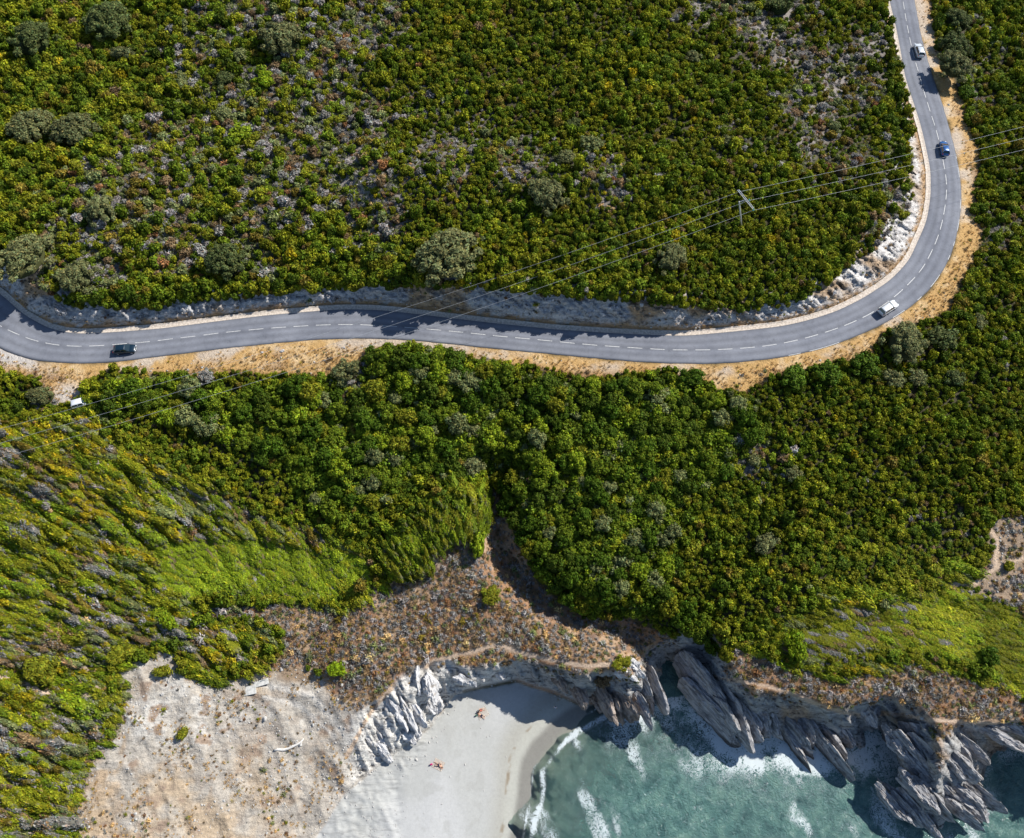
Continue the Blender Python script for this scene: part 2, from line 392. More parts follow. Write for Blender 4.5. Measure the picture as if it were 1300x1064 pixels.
def mat_asphalt():
    m = NT('worn_asphalt')
    tc = m.n('ShaderNodeTexCoord'); P = tc.outputs['Object']
    n1 = m.noise(.12, 4, .6, P); n2 = m.noise(14, 2, .7, P); n4 = m.noise(.9, 5, .7, P)
    r1 = m.ramp(n1.outputs[0], [(.35, (.150, .160, .190)), (.65, (.205, .216, .248))])
    r2 = m.ramp(n2.outputs[0], [(.3, (.85,) * 3), (.7, (1.12,) * 3)])
    r4 = m.ramp(n4.outputs[0], [(.30, (.76, .76, .76)), (.40, (.95,) * 3), (.6, (1.05,) * 3)])
    # wheel tracks, worn paler / oilier down the lanes, and the odd sealed crack
    ac = m.n('ShaderNodeAttribute'); ac.attribute_name = 'across'
    rt = m.ramp(ac.outputs['Fac'], [(0, (.80,) * 3), (.05, (.96,) * 3), (.14, (1.10,) * 3), (.26, (.86,) * 3), (.37, (1.10,) * 3), (.5, (.84,) * 3), (.62, (1.12,) * 3), (.74, (.87,) * 3), (.86, (1.08,) * 3), (.96, (.95,) * 3), (1, (.62,) * 3)])
    c = m.mul(m.mul(m.mul(r1.outputs[0], r2.outputs[0]), r4.outputs[0]), rt.outputs[0])
    vo = m.n('ShaderNodeTexVoronoi', feature='DISTANCE_TO_EDGE'); vo.inputs['Scale'].default_value = .16; vo.inputs['Randomness'].default_value = 1
    ds = m.noise(.7, 3, .6, P); va = m.n('ShaderNodeVectorMath', operation='MULTIPLY_ADD'); m.l(ds.outputs['Color'], va.inputs[0]); va.inputs[1].default_value = (1.5, 1.5, 1.5); m.l(P, va.inputs[2])
    m.l(va.outputs[0], vo.inputs['Vector'])
    rv = m.ramp(vo.outputs['Distance'], [(0, (.93,) * 3), (.012, (.95,) * 3), (.02, (1,) * 3)])
    c = m.mul(c, rv.outputs[0])
    b = m.bsdf(c, .85, .25); m.bump(n2.outputs[0], b, .3, .02)
    return m.m

def mat_two(name, a, c2, scale=3, rough=.85, detail=5, lo=.4, hi=.62, bump=.4, bd=.05, attr=None):
    m = NT(name)
    tc = m.n('ShaderNodeTexCoord'); n1 = m.noise(scale, detail, .65, tc.outputs['Object'])
    r1 = m.ramp(n1.outputs[0], [(lo, a), (hi, c2)])
    b = m.bsdf(r1.outputs[0], rough, .2); m.bump(n1.outputs[0], b, bump, bd)
    return m.m

def mat_paint():
    m = NT('worn_road_paint')
    tc = m.n('ShaderNodeTexCoord'); n1 = m.noise(5, 5, .75, tc.outputs['Object'])
    r1 = m.ramp(n1.outputs[0], [(.36, (.28, .29, .30)), (.50, (.60, .60, .59)), (.8, (.74, .74, .72))])
    m.bsdf(r1.outputs[0], .6, .3)
    return m.m

def mat_rock(name, dark, light, rz, sc=1.0):
    m = NT(name)
    tc = m.n('ShaderNodeTexCoord'); P = tc.outputs['Object']
    mp = m.n('ShaderNodeMapping'); mp.inputs['Rotation'].default_value = (0, 0, rz); mp.inputs['Scale'].default_value = (.25 * sc, 1.5 * sc, 1.2 * sc)
    m.l(P, mp.inputs['Vector'])
    n1 = m.noise(1.3, 8, .7, mp.outputs[0], .5); n2 = m.noise(1.1, 5, .6, P)
    r1 = m.ramp(n1.outputs[0], [(.32, tuple(x * .35 for x in dark)), (.45, dark), (.62, light)])
    r2 = m.ramp(n2.outputs[0], [(.3, (.85, .76, .66)), (.48, (1.05, 1.05, 1.07))])
    gp = m.n('ShaderNodeNewGeometry'); sx_ = m.n('ShaderNodeSeparateXYZ'); m.l(gp.outputs['Position'], sx_.inputs[0])
    mr_ = m.n('ShaderNodeMapRange'); mr_.inputs[1].default_value = -23.9; mr_.inputs[2].default_value = -22.3; m.l(sx_.outputs[2], mr_.inputs[0])
    rw = m.ramp(mr_.outputs[0], [(.2, (.34, .32, .30)), (.8, (1, 1, 1))])
    b = m.bsdf(m.mul(m.mul(r1.outputs[0], r2.outputs[0]), rw.outputs[0]), .85, .25)
    m.bump(n1.outputs[0], b, 1.0, .25)
    return m.m

def mat_sea():
    m = NT('sea_water')
    tc = m.n('ShaderNodeTexCoord'); P = tc.outputs['Object']
    dp = m.n('ShaderNodeAttribute'); dp.attribute_name = 'depth'
    fo = m.n('ShaderNodeAttribute'); fo.attribute_name = 'foam'
    n0 = m.noise(.42, 8, .68, P, .5)
    r0 = m.ramp(n0.outputs[0], [(.28, (.022, .062, .066)), (.48, (.065, .140, .130)), (.62, (.10, .19, .165)), (.8, (.14, .23, .20))])
    b = m.n('ShaderNodeBsdfPrincipled'); m.l(r0.outputs[0], b.inputs['Base Color']); b.inputs['Roughness'].default_value = .08; b.inputs['IOR'].default_value = 1.33
    tr = m.n('ShaderNodeBsdfTransparent'); tr.inputs[0].default_value = (.78, .88, .86, 1)
    gl = m.n('ShaderNodeBsdfGlossy'); gl.inputs['Roughness'].default_value = .08
    fr = m.n('ShaderNodeFresnel'); fr.inputs[0].default_value = 1.33
    sh = m.n('ShaderNodeMixShader'); m.l(fr.outputs[0], sh.inputs[0]); m.l(tr.outputs[0], sh.inputs[1]); m.l(gl.outputs[0], sh.inputs[2])
    dr = m.ramp(dp.outputs['Fac'], [(0, (0, 0, 0)), (.25, (.45,) * 3), (1, (1,) * 3)])
    m1 = m.n('ShaderNodeMixShader'); m.l(dr.outputs[0], m1.inputs[0]); m.l(sh.outputs[0], m1.inputs[1]); m.l(b.outputs[0], m1.inputs[2])
    # foam: stringy where waves break
    n1 = m.noise(1.5, 9, .75, P, 1.1)
    ab = m.n('ShaderNodeMath', operation='SUBTRACT'); m.l(n1.outputs[0], ab.inputs[0]); ab.inputs[1].default_value = .5
    a2 = m.n('ShaderNodeMath', operation='ABSOLUTE'); m.l(ab.outputs[0], a2.inputs[0])
    th = m.n('ShaderNodeMath', operation='MULTIPLY'); m.l(fo.outputs['Fac'], th.inputs[0]); th.inputs[1].default_value = .05
    df = m.n('ShaderNodeMath', operation='SUBTRACT'); m.l(th.outputs[0], df.inputs[0]); m.l(a2.outputs[0], df.inputs[1])
    fr2 = m.ramp(df.outputs[0], [(0, (0, 0, 0)), (.028, (.85,) * 3)])
    fd = m.n('ShaderNodeBsdfPrincipled'); fd.inputs['Base Color'].default_value = (.60, .66, .68, 1); fd.inputs['Roughness'].default_value = .6
    m2 = m.n('ShaderNodeMixShader'); m.l(fr2.outputs[0], m2.inputs[0]); m.l(m1.outputs[0], m2.inputs[1]); m.l(fd.outputs[0], m2.inputs[2])
    nb = m.noise(1.3, 6, .65, P, .7); bp = m.n('ShaderNodeBump'); bp.inputs['Strength'].default_value = .9; bp.inputs['Distance'].default_value = .4; m.l(nb.outputs[0], bp.inputs['Height'])
    for q in (b, gl): m.l(bp.outputs[0], q.inputs['Normal'])
    m.l(m2.outputs[0], m.out.inputs[0])
    return m.m

M = dict(ground=mat_ground(), beach=mat_ground(True), sea=mat_sea(), leaf_i=leaf_mat('scrub_foliage', True), leaf=leaf_mat('tree_foliage', False), asphalt=mat_asphalt(), paint=mat_paint(),
         bark=mat_two('grey_bark', (.07, .06, .05), (.17, .15, .13), 9), concrete=mat_two('pale_concrete', (.42, .36, .30), (.66, .58, .50), 2.5),
         slab=mat_two('weathered_concrete', (.42, .42, .40), (.62, .61, .58), 2), rock_pale=mat_rock('pale_schist', (.42, .42, .42), (.66, .65, .63), 0),
         rock_dark=mat_rock('slaty_schist', (.20, .20, .205), (.46, .45, .44), 0), rock_brown=mat_rock('brown_schist', (.19, .155, .13), (.40, .34, .29), 0),
         bank=mat_rock('road_cut_rock', (.2, .2, .21), (.5, .49, .48), R(40)),
         wood=mat_two('bleached_driftwood', (.5, .48, .45), (.78, .76, .72), 4), pole=mat_two('pale_pole', (.42, .41, .38), (.62, .6, .56), 3),
         metal=plain('galvanised_steel', (.45, .46, .48), .45, .5, .6), glassins=plain('teal_insulator_glass', (.08, .34, .32), .1, .6), cable=plain('aluminium_cable', (.50, .51, .52), .5, .4, .4),
         stone=mat_two('loose_stone', (.30, .29, .28), (.56, .55, .52), 2))

# ------------------------------------------------------------------ terrain
def lines(a, b, lo, hi, fine, mid, far_lo, far_hi, coarse):
    x = list(np.arange(far_lo, lo, coarse)) + list(np.arange(lo, a, mid)) + list(np.arange(a, b, fine)) + list(np.arange(b, hi, mid)) + list(np.arange(hi, far_hi, coarse))
    return np.array(sorted(set(np.round(x, 3))))

def grid_faces(nx, ny):
    i = np.arange(nx * ny).reshape(ny, nx)
    return np.stack([i[1:, :-1], i[1:, 1:], i[:-1, 1:], i[:-1, :-1]], -1).reshape(-1, 4)

def lerp3(c, col, w):
    return c * (1 - w[..., None]) + np.array(col) * w[..., None]

def soil_colour(px, py, f):
    wx, wy = f['wx'], f['wy']
    n = fbm(wx / 5, wy / 5, 5, 101); n2 = fbm(wx / 1.6, wy / 1.6, 4, 103); n3 = fbm(wx / 14, wy / 14, 3, 107)
    e = 9 * n + 3 * n2
    c = np.zeros(px.shape + (3,)) + np.array([.070, .064, .036])  # litter under dense scrub, darkened to stand for shade in the gaps
    c = lerp3(c, [.29, .262, .245], ss(.25, .7, f['dry'] + .35 * n))
    c = lerp3(c, [.33, .24, .16], ss(770, 800, py) * ss(520, 480, px) * ss(-30, -14, np.maximum(f['garr'], f['sand'])))
    c = lerp3(c, [.16, .13, .06], ss(0, 12, f['wind'] + e))
    c = lerp3(c, [.29, .27, .26], ss(0, 10, f['wind'] + e) * ss(.1, .5, n3 + .3 * n + .35 * ss(720, 840, py)))
    c = lerp3(c, [.115, .12, .03], ss(0, 10, f['olive'] + e))
    g = ss(0, 6, f['garr'] + e * .7)
    c = lerp3(c, [.33, .20, .12], g)
    c = lerp3(c, [.42, .30, .20], g * ss(.05, .5, n2 + n))
    c = lerp3(c, [.20, .14, .11], g * ss(.1, .5, -n2 + .3 * n3))
    c = lerp3(c, [.34, .255, .18], ss(-3, 8, f['rockb'] + e))
    s = ss(0, 14, f['sand'] + 2.2 * e)
    nm = fbm(wx / 2.4, wy / 2.0, 5, 131); c = lerp3(c, [.43, .395, .345], s)
    c = lerp3(c, [.36, .31, .26], s * ss(.12, .5, nm) * .8)
    c = lerp3(c, [.44, .33, .22], s * ss(.0, .5, nm * .8 + n3) * ss(260, 130, px) * .9)
    c = lerp3(c, [.45, .35, .24], s * ss(.08, .6, n3 * .8 + n * .7 + n2 * .4) * .85)
    c = lerp3(c, [.54, .52, .48], s * ss(.1, .45, -n3 + .6 * n2) )
    c = lerp3(c, [.33, .25, .19], s * ss(.3, .6, n2 + .5 * n))
    # verge of dry grass
    v = ss(-3, 4, f['verge'] + e * .6)
    c = lerp3(c, [.52, .33, .135], v)
    c = lerp3(c, [.62, .45, .25], v * ss(.0, .5, n2 + .4 * n))
    c = lerp3(c, [.33, .21, .12], v * ss(.15, .5, n * 1.2) * ss(8, 22, f['do']))
    c = lerp3(c, [.52, .47, .42], v * ss(22, 6, f['do']) * ss(.1, .5, n3 + n) * .7)
    c = lerp3(c, [.56, .54, .52], v * ss(90, 20, px) * ss(475, 455, py) * .8)
    c = lerp3(c, [.58, .52, .46], v * ss(30, 10, np.hypot(px - 85, py - 508)))
    # road cut
    b = f['bank'] * 1.0
    c = lerp3(c, [.50, .495, .50], b)
    c = lerp3(c, [.64, .62, .60], b * ss(960, 1060, px))
    c = lerp3(c, [.40, .29, .19], b * ss(.12, .5, n3 + n * .8))
    foot = ss(1, 4, f['hill']) * (1 - ss(9, 15, f['hill'] + 4 * n))
    c = lerp3(c, [.38, .25, .14], foot * ss(-.3, .3, n2 + n + .3))
    edge = ss(-4, 0, f['hill']) * (1 - ss(0, 3, f['hill']))
    # sea cliffs
    k = f['cliff']
    c = lerp3(c, [.36, .36, .355], k)
    c = lerp3(c, [.62, .61, .58], k * f['pale'])
    c = lerp3(c, [.42, .31, .22], k * ss(.35, .8, n + .6 * n3) * (1 - .5 * f['pale']))
    c = lerp3(c, [.36, .24, .15], k * ss(-4, 8, f['dcw'] + e) * .8)
    wet = ss(14, 2, f['dc']) * ss(0, 14, f['dw'] + 10)
    c = lerp3(c, [.12, .11, .10], k * wet)
    for (ax, ay, bx, by, w_) in ((330,868,395,882,5),(395,882,432,925,6),(335,885,380,895,4),(380,895,425,935,4),(432,925,455,950,6)):
        tt = np.clip(((px - ax) * (bx - ax) + (py - ay) * (by - ay)) / ((bx - ax) ** 2 + (by - ay) ** 2), 0, 1); dd = np.hypot(px - ax - tt * (bx - ax), py - ay - tt * (by - ay))
        c = lerp3(c, [.60, .57, .52], ss(w_, w_ * .4, dd + 2 * n2) * .8)
    p = ss(3.4, 1.8, f['path'] + 1.3 * n2)
    c = lerp3(c, [.56, .43, .32], p * (1 - .6 * v))
    # beach and sea bed
    sh = ss(-1.5, 2.5, f['shore'] + 2 * n2)
    bc = np.zeros_like(c) + np.array([.40, .405, .39])
    bc = lerp3(bc, [.445, .45, .445], ss(.0, .4, n3 + .2) * ss(-40, -90, f['dw']))
    bc = lerp3(bc, [.36, .355, .32], ss(-62, -38, f['dw'] + 14 * n3 + 5 * n))
    bc = lerp3(bc, [.40, .40, .36], ss(-40, -25, f['dw'] + 6 * n3))
    bc = lerp3(bc, [.215, .21, .19], ss(-22, -12, f['dw'] + 4 * n))
    bc = lerp3(bc, [.22, .17, .11], ss(3.5, 1.0, np.abs(f['dw'] + 33 + 9 * n3 + 3 * n)) * ss(-.05, .25, n2) * .8)
    bc = lerp3(bc, [.33, .33, .31], ss(.25, .5, n2 * 1.2) * ss(-30, -60, f['dw']) * .35)
    bc = lerp3(bc, [.24, .25, .2], ss(-2, 14, f['dw']))
    bc = lerp3(bc, [.05, .06, .05], ss(20, 60, f['dw']) * ss(.1, .4, n3))
    c = c * (1 - sh[..., None]) + bc * sh[..., None]
    rocky = np.clip(np.maximum(f['bank'] * .9, k) * (1 - sh) + .35 * s, 0, 1)
    return np.clip(c, .01, .85), rocky

def build_ground():
    X = lines(-12, 1312, -360, 1660, 2, 6, -2200, 3600, 60)
    Y = lines(-10, 1075, -318, 1400, 2, 6, -1180, 2000, 45)
    PX, PY = np.meshgrid(X, Y)
    f = terrain(np.clip(PX, -360, 1660), np.clip(PY, -318, 1400))
    z = f['z']
    x, y = unproj(PX, PY, z)
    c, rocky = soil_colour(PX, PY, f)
    co = np.stack([x, y, z], -1).reshape(-1, 3)
    faces = grid_faces(len(X), len(Y))
    inside = f['shore'].reshape(-1)[faces].mean(1) > 0
    for name, msk in (('ground', ~inside), ('beach', inside)):
        fs = faces[msk]
        used, inv = np.unique(fs, return_inverse=True)
        cc = np.concatenate([c.reshape(-1, 3), np.ones((c[..., 0].size, 1))], 1)[used]
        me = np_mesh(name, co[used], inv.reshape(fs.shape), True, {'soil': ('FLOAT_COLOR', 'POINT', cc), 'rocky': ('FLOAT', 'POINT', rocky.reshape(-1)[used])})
        o = link(name, me, M[name]); tag(o, kind='structure')

def build_sea():
    X = lines(640, 1312, 600, 1660, 2, 8, 599, 4200, 90)
    Y = lines(880, 1075, 820, 1400, 2, 6, 819, 2400, 60)
    PX, PY = np.meshgrid(X, Y)
    x, y = unproj(PX, PY, ZSEA)
    z = ZSEA + .10 * fbm(x / 3.2, y / 2.2, 5, 201) + .22 * fbm(x / 9, y / 7, 2, 205)
    g = terrain(np.clip(PX, -360, 1660), np.clip(PY, -318, 1400))
    depth = np.clip((ZSEA - g['z']) / 1.6, 0, 1)
    depth = np.where(g['shore'] > 0, depth, 1)
    rockd = np.minimum(np.abs(g['shore']), 200)
    dist_rock = np.where(g['dw'] > 22, rockd, 200)
    n = fbm(x / 4, y / 4, 4, 211)
    foam = 1.15 * ss(30, 0, dist_rock + 16 * n) * ss(760, 800, PX) + .25 * ss(95, 30, dist_rock + 30 * n)
    foam += 1.5 * np.exp(-((g['dw'] - 15 - 5 * n) / 3.2) ** 2) * ss(640, 690, PX) * ss(800, 770, PX)
    foam += 1.0 * np.exp(-((g['dw'] - 1.5) / 1.2) ** 2) * ss(800, 770, PX)
    foam += .7 * np.exp(-(((PX - 905) / 60) ** 2 + ((PY - 955) / 26) ** 2)) + 1.1 * np.exp(-(((PX - 1020) / 80) ** 2 + ((PY - 968) / 12) ** 2))
    foam *= 1 - .6 * ss(1090, 1140, PX)
    foam += .5 * np.exp(-(((PX - 790) / 40) ** 2 + ((PY - 925) / 16) ** 2)) 
    foam += .8 * ss(.22, .5, fbm(x / 5 + y / 14, y / 12, 5, 221)); foam *= 1 + 1.3 * fbm(x / 2.2, y / 2.2, 4, 223) 
    me = np_mesh('sea', np.stack([x, y, z], -1).reshape(-1, 3), grid_faces(len(X), len(Y)), True,
                 {'depth': ('FLOAT', 'POINT', depth), 'foam': ('FLOAT', 'POINT', foam)})
    tag(link('sea', me, M['sea']), kind='structure')

# ------------------------------------------------------------------ road
def smooth_line(pts, n):
    P = np.array(pts, float)
    d = np.r_[0, np.cumsum(np.hypot(*(P[1:] - P[:-1]).T))]
    s = np.linspace(0, d[-1], n)
    Q = np.stack([np.interp(s, d, P[:, 0]), np.interp(s, d, P[:, 1])], 1)
    k = np.array([1, 2, 3, 4, 3, 2, 1], float); k /= k.sum()
    for _ in range(2):
        E = np.concatenate([Q[:1].repeat(3, 0), Q, Q[-1:].repeat(3, 0)])
        Q = np.stack([np.convolve(E[:, i], k, 'valid') for i in (0, 1)], 1)
    return Q

def world_line(pts, n=400, z=0.0):
    Q = smooth_line(pts, n)
    x, y = unproj(Q[:, 0], Q[:, 1], z)
    return np.stack([x, y], 1)

CW = world_line(CENTRE, 700); IW = world_line(INNER, 1400); OW = world_line(OUTER, 1400)

def nearest(P, L):
    d = ((P[:, None, :] - L[None]) ** 2).sum(-1)
    return L[d.argmin(1)]

def tangents(L):
    t = np.gradient(L, axis=0); return t / np.linalg.norm(t, axis=1)[:, None]

def resample(L, step):
    d = np.r_[0, np.cumsum(np.linalg.norm(L[1:] - L[:-1], axis=1))]
    s = np.arange(0, d[-1], step)
    return np.stack([np.interp(s, d, L[:, 0]), np.interp(s, d, L[:, 1])], 1)

def build_road():
    C = resample(CW, .6); I = nearest(C, IW); O = nearest(C, OW)
    k = np.ones(9) / 9
    def sm(A):
        E = np.concatenate([A[:1].repeat(4, 0), A, A[-1:].repeat(4, 0)]); return np.stack([np.convolve(E[:, i], k, 'valid') for i in (0, 1)], 1)
    I, O = sm(I), sm(O)
    n = len(C); K = 12
    ts = np.linspace(0, 1, K + 1)
    wob = .10 * fbm(C[:, 0] / 1.5, C[:, 1] / 1.5, 3, 71)
    V = []
    acr = []
    for t in ts:
        A = I * (1 - t) + O * t
        if t == 1:
            dirn = (O - C) / np.linalg.norm(O - C, axis=1)[:, None]; A = A + dirn * (wob[:, None] + .02)
        V.append(np.c_[A, np.full(n, .0) + .04 * (1 - abs(2 * t - 1))]); acr.append(np.full(n, t))
    # outer lip drops to the verge
    V.append(np.c_[V[-1][:, :2], np.full(n, -.14)]); acr.append(np.ones(n))
    V = np.stack(V, 0).transpose(1, 0, 2); acr = np.stack(acr, 0).T
    me = np_mesh('road', V.reshape(-1, 3), grid_faces(V.shape[1], n), True, {'across': ('FLOAT', 'POINT', acr)})
    tag(link('road', me, M['asphalt']), kind='structure')
    # lane line: worn dashes on the crown, each dash a quad strip 4 mm proud
    T = tangents(C); N = np.stack([-T[:, 1], T[:, 0]], 1)
    step = .6; co = []; fa = []; per = 4.36; start = 1.7
    s = np.arange(n) * step
    def at(q, A): return np.array([np.interp(q, s, A[:, 0]), np.interp(q, s, A[:, 1])])
    q = start
    while q < s[-1] - 4:
        i0 = len(co)
        for m in range(5):
            u = q + 2.85 * m / 4; c_ = at(u, C); nn = at(u, N)
            for w in (-.06, .06): co.append((*(c_ + nn * w), .048))
        for m in range(4): fa.append((i0 + 2 * m, i0 + 2 * m + 2, i0 + 2 * m + 3, i0 + 2 * m + 1))
        q += per
    me = np_mesh('lane_marking', np.array(co), np.array(fa), False); tag(link('lane_marking', me, M['paint']), kind='structure')
    # concrete gutter along the hill side (a shallow dished channel), broken off at the top end
    W = (I - C); W /= np.linalg.norm(W, axis=1)[:, None]
    prof = [(.02, -.05), (.02, .03), (.45, -.0), (.8, .05), (.98, .15), (1.1, .15), (1.12, -.1)]
    V = np.stack([np.c_[I + W * a, np.full(n, b)] for a, b in prof], 1)
    me = np_mesh('gutter', V.reshape(-1, 3), grid_faces(len(prof), n), False); tag(link('gutter', me, M['concrete']), kind='structure')
    # remains of the white edge line on the bend
    D = (O - C); D /= np.linalg.norm(D, axis=1)[:, None]
    co = []; fa = []
    px, py = proj(O[:, 0], O[:, 1], np.zeros(n))
    nz = vn(s / 1.7, s * 0, 91)
    for i in range(n - 1):
        on = nz[i] > .70 and px[i] > 1000 and py[i] > 200
        if on:
            i0 = len(co)
            for j in (i, i + 1):
                for w in (-.16, -.06): co.append((*(O[j] + D[j] * w), .022))
            fa.append((i0, i0 + 2, i0 + 3, i0 + 1))
    if co:
        me = np_mesh('edge_line', np.array(co), np.array(fa), False); tag(link('edge_line', me, M['paint']), kind='structure')
    return C, T

# ------------------------------------------------------------------ foliage prototypes
def rand_frames(nrm):
    a = rng.normal(size=nrm.shape); a -= nrm * (a * nrm).sum(1)[:, None]; a /= np.linalg.norm(a, axis=1)[:, None] + 1e-9
    return a, np.cross(nrm, a)

def leaves(P, Nn, size, aspect=1.5, jit=.7, along=None):
    """one kite-shaped leaf spray per point"""
    n = len(P)
    Nn = Nn + rng.normal(size=Nn.shape) * jit * .5; Nn /= np.linalg.norm(Nn, axis=1)[:, None]
    a, b = rand_frames(Nn)
    if along is not None:
        a = along - Nn * (along * Nn).sum(1)[:, None]; a /= np.linalg.norm(a, axis=1)[:, None] + 1e-9; b = np.cross(Nn, a)
    s = (size * rng.uniform(.7, 1.3, n))[:, None]
    v = np.stack([P - a * s * aspect, P - b * s * .75 + Nn * s * .15, P + a * s * aspect, P + b * s * .75 + Nn * s * .15], 1)
    return v.reshape(-1, 3), np.arange(4 * n).reshape(-1, 4)

def blob(rx, ry, rz, c=(0, 0, 0), seg=8, rings=4, low=-.2):
    th = np.linspace(0, 2 * np.pi, seg, endpoint=False); ph = np.linspace(math.asin(low), np.pi / 2 - .15, rings)
    V = [(rx * math.cos(p) * math.cos(t) + c[0], ry * math.cos(p) * math.sin(t) + c[1], rz * math.sin(p) + c[2]) for p in ph for t in th]
    Fq = [(i * seg + k, i * seg + (k + 1) % seg, (i + 1) * seg + (k + 1) % seg, (i + 1) * seg + k) for i in range(rings - 1) for k in range(seg)]
    V.append((c[0], c[1], c[2] + rz)); t = len(V) - 1
    Fq += [((rings - 1) * seg + k, (rings - 1) * seg + (k + 1) % seg, t, t) for k in range(0)]
    o = (rings - 1) * seg
    Fq += [(o + k, o + (k + 1) % seg, o + (k + 2) % seg, t) for k in range(0, seg, 2)]
    return np.array(V), np.array(Fq)

def assemble(name, parts, mat):
    """parts: list of (verts, quads, colours per vertex)"""
    V = []; Fc = []; C = []; o = 0
    for v, q, c in parts:
        V.append(v); Fc.append(q + o); C.append(c); o += len(v)
    me = np_mesh(name, np.concatenate(V), np.concatenate(Fc), False, {'leafc': ('FLOAT_COLOR', 'POINT', np.concatenate(C))})
    me.materials.append(mat)
    return me

def lcol(n, lo=.6, hi=1.45, grey=0.0, hue=.12, per=4):
    b = rng.uniform(lo, hi, n); h = rng.normal(0, hue, n)
    c = np.stack([b * (1 + h), b, b * (1 - h * .5), np.full(n, grey)], 1)
    return np.repeat(np.clip(c, 0, 3), per, 0)

def sph(n, up=-.1):
    z = rng.uniform(up, 1, n); t = rng.uniform(0, 2 * np.pi, n); r = np.sqrt(1 - z * z)
    return np.stack([r * np.cos(t), r * np.sin(t), z], 1)

def crown(name, mat, nl=7, per=30, size=.10, flat=.8, lobe=.42, spread=.62, grey=0.0, hue=.1, seed=0, jit=.8, upright=0.0, core=True, lo=.55, hi=1.45, gaps=0.0, rag=.06):
    """A crown of radius 1 standing on z=0: leaf sprays over uneven lobes spread through the volume."""
    parts = []
    for i in range(nl):
        t = 2.39996 * i + seed; rr = spread * math.sqrt((i + .3) / nl)
        lr = lobe * rng.uniform(.75, 1.2)
        rr *= 1 + rag * rng.normal(); rr = min(rr, 1.05); t += rag * rng.normal() * 2; lr *= 1 + rag * rng.normal() * .6
        c = np.array([rr * math.cos(t), rr * math.sin(t), max(.15, flat * (math.sqrt(max(0, 1 - rr * rr)) - lr * .8) * rng.uniform(.8 - rag, 1.1 + rag * .5) + .15)])
        if rng.random() < gaps: continue
        d = sph(per, -.15)
        P = c + d * np.array([lr, lr, lr * (1 + upright)]) * rng.uniform(.78, 1.08, (per, 1))
        v, q = leaves(P, d, size, 1.4, jit)
        b = rng.uniform(.82, 1.2)
        cc = lcol(per, lo * b, hi * b, grey, hue)
        parts.append((v, q, cc))
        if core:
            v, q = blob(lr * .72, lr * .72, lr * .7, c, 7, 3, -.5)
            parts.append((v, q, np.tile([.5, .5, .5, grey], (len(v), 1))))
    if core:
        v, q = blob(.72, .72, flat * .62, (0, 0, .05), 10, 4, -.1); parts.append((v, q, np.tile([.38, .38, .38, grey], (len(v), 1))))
    return assemble(name, parts, mat)

def twiggy(name, mat, n=110, size=.16, flat=.7, seed=0, grey=.6):
    d = sph(n, -.0); P = d * np.array([1, 1, flat]) * rng.uniform(.45, 1.0, (n, 1))
    v, q = leaves(P, d, size * .55, 3.2, 1.2, along=d)
    c = lcol(n, .6, 1.5, 0, .08); c[:, 3] = np.repeat(rng.random(n) < grey, 4) * .8
    v2, q2 = blob(.55, .55, flat * .5, (0, 0, 0), 8, 3, -.1)
    return assemble(name, [(v, q, c), (v2, q2, np.tile([.45, .42, .4, grey * .5], (len(v2), 1)))], mat)

def windform(name, mat, n=330, seed=0, tail=.25):
    """Wind-pruned mound, streaming along +x: smooth leafy back, bare grey stems under the blunt far end."""
    s = rng.uniform(-1, 1, n); w = .42 * np.sqrt(np.clip(1 - np.abs(s) ** 2.2, 0, 1)) ; h = .18 + .38 * (s + 1) / 2 * np.sqrt(np.clip(1 - np.clip(s, 0, 1) ** 6, 0, 1))
    t = rng.uniform(-1.35, 1.35, n)
    P = np.stack([s, w * np.sin(t), h * np.cos(t) - .03], 1) + rng.normal(0, .018, (n, 3))
    N = np.stack([-.25 + 0 * s, np.sin(t), np.cos(t) * .9], 1); N /= np.linalg.norm(N, axis=1)[:, None]
    al = np.tile([1.0, 0, .15], (n, 1)) + rng.normal(0, .5, (n, 3))
    P = P * (1 + .16 * np.sin(s * 9 + seed * 2 + t * 3))[:, None]
    v, q = leaves(P, N, .05, 1.55, 1.0, along=al)
    c = lcol(n, .55, 1.5, 0, .12)
    g = np.clip((s - .6) * 2.2, 0, .85) * (np.abs(t) > .4) * (rng.random(n) < tail * 3)
    c[:, 3] = np.repeat(g, 4)
    sg = 9
    ss_ = np.linspace(-.92, .93, sg); tt = np.linspace(-1.5, 1.5, 7)
    V = []
    for a in ss_:
        ww = .38 * math.sqrt(max(0, 1 - abs(a) ** 2.2)); hh = (.15 + .34 * (a + 1) / 2) * math.sqrt(max(0.05, 1 - max(a, 0) ** 6))
        for b in tt: V.append((a, ww * math.sin(b), hh * math.cos(b) - .05))
    V = np.array(V); Fq = grid_faces(7, sg)
    cc = np.tile([.6, .6, .55, 0.0], (len(V), 1)); cc[:, 3] = np.clip((V[:, 0] - .7) * 2.5, 0, .6)
    return assemble(name, [(v, q, c), (V, Fq, cc)], mat)

def tuft(name, mat, n=26):
    t = rng.uniform(0, 2 * np.pi, n); r = rng.uniform(0, .5, n)
    base = np.stack([r * np.cos(t), r * np.sin(t), 0 * r], 1)
    tip = base + np.stack([.5 * np.cos(t), .5 * np.sin(t), rng.uniform(.5, 1.1, n)], 1) + rng.normal(0, .15, (n, 3))
    sd = np.stack([-np.sin(t), np.cos(t), 0 * t], 1) * .07
    V = np.stack([base - sd, base + sd, tip + sd * .4, tip - sd * .4], 1).reshape(-1, 3)
    return assemble(name, [(V, np.arange(4 * n).reshape(-1, 4), lcol(n, .7, 1.3, 0, .06))], mat)

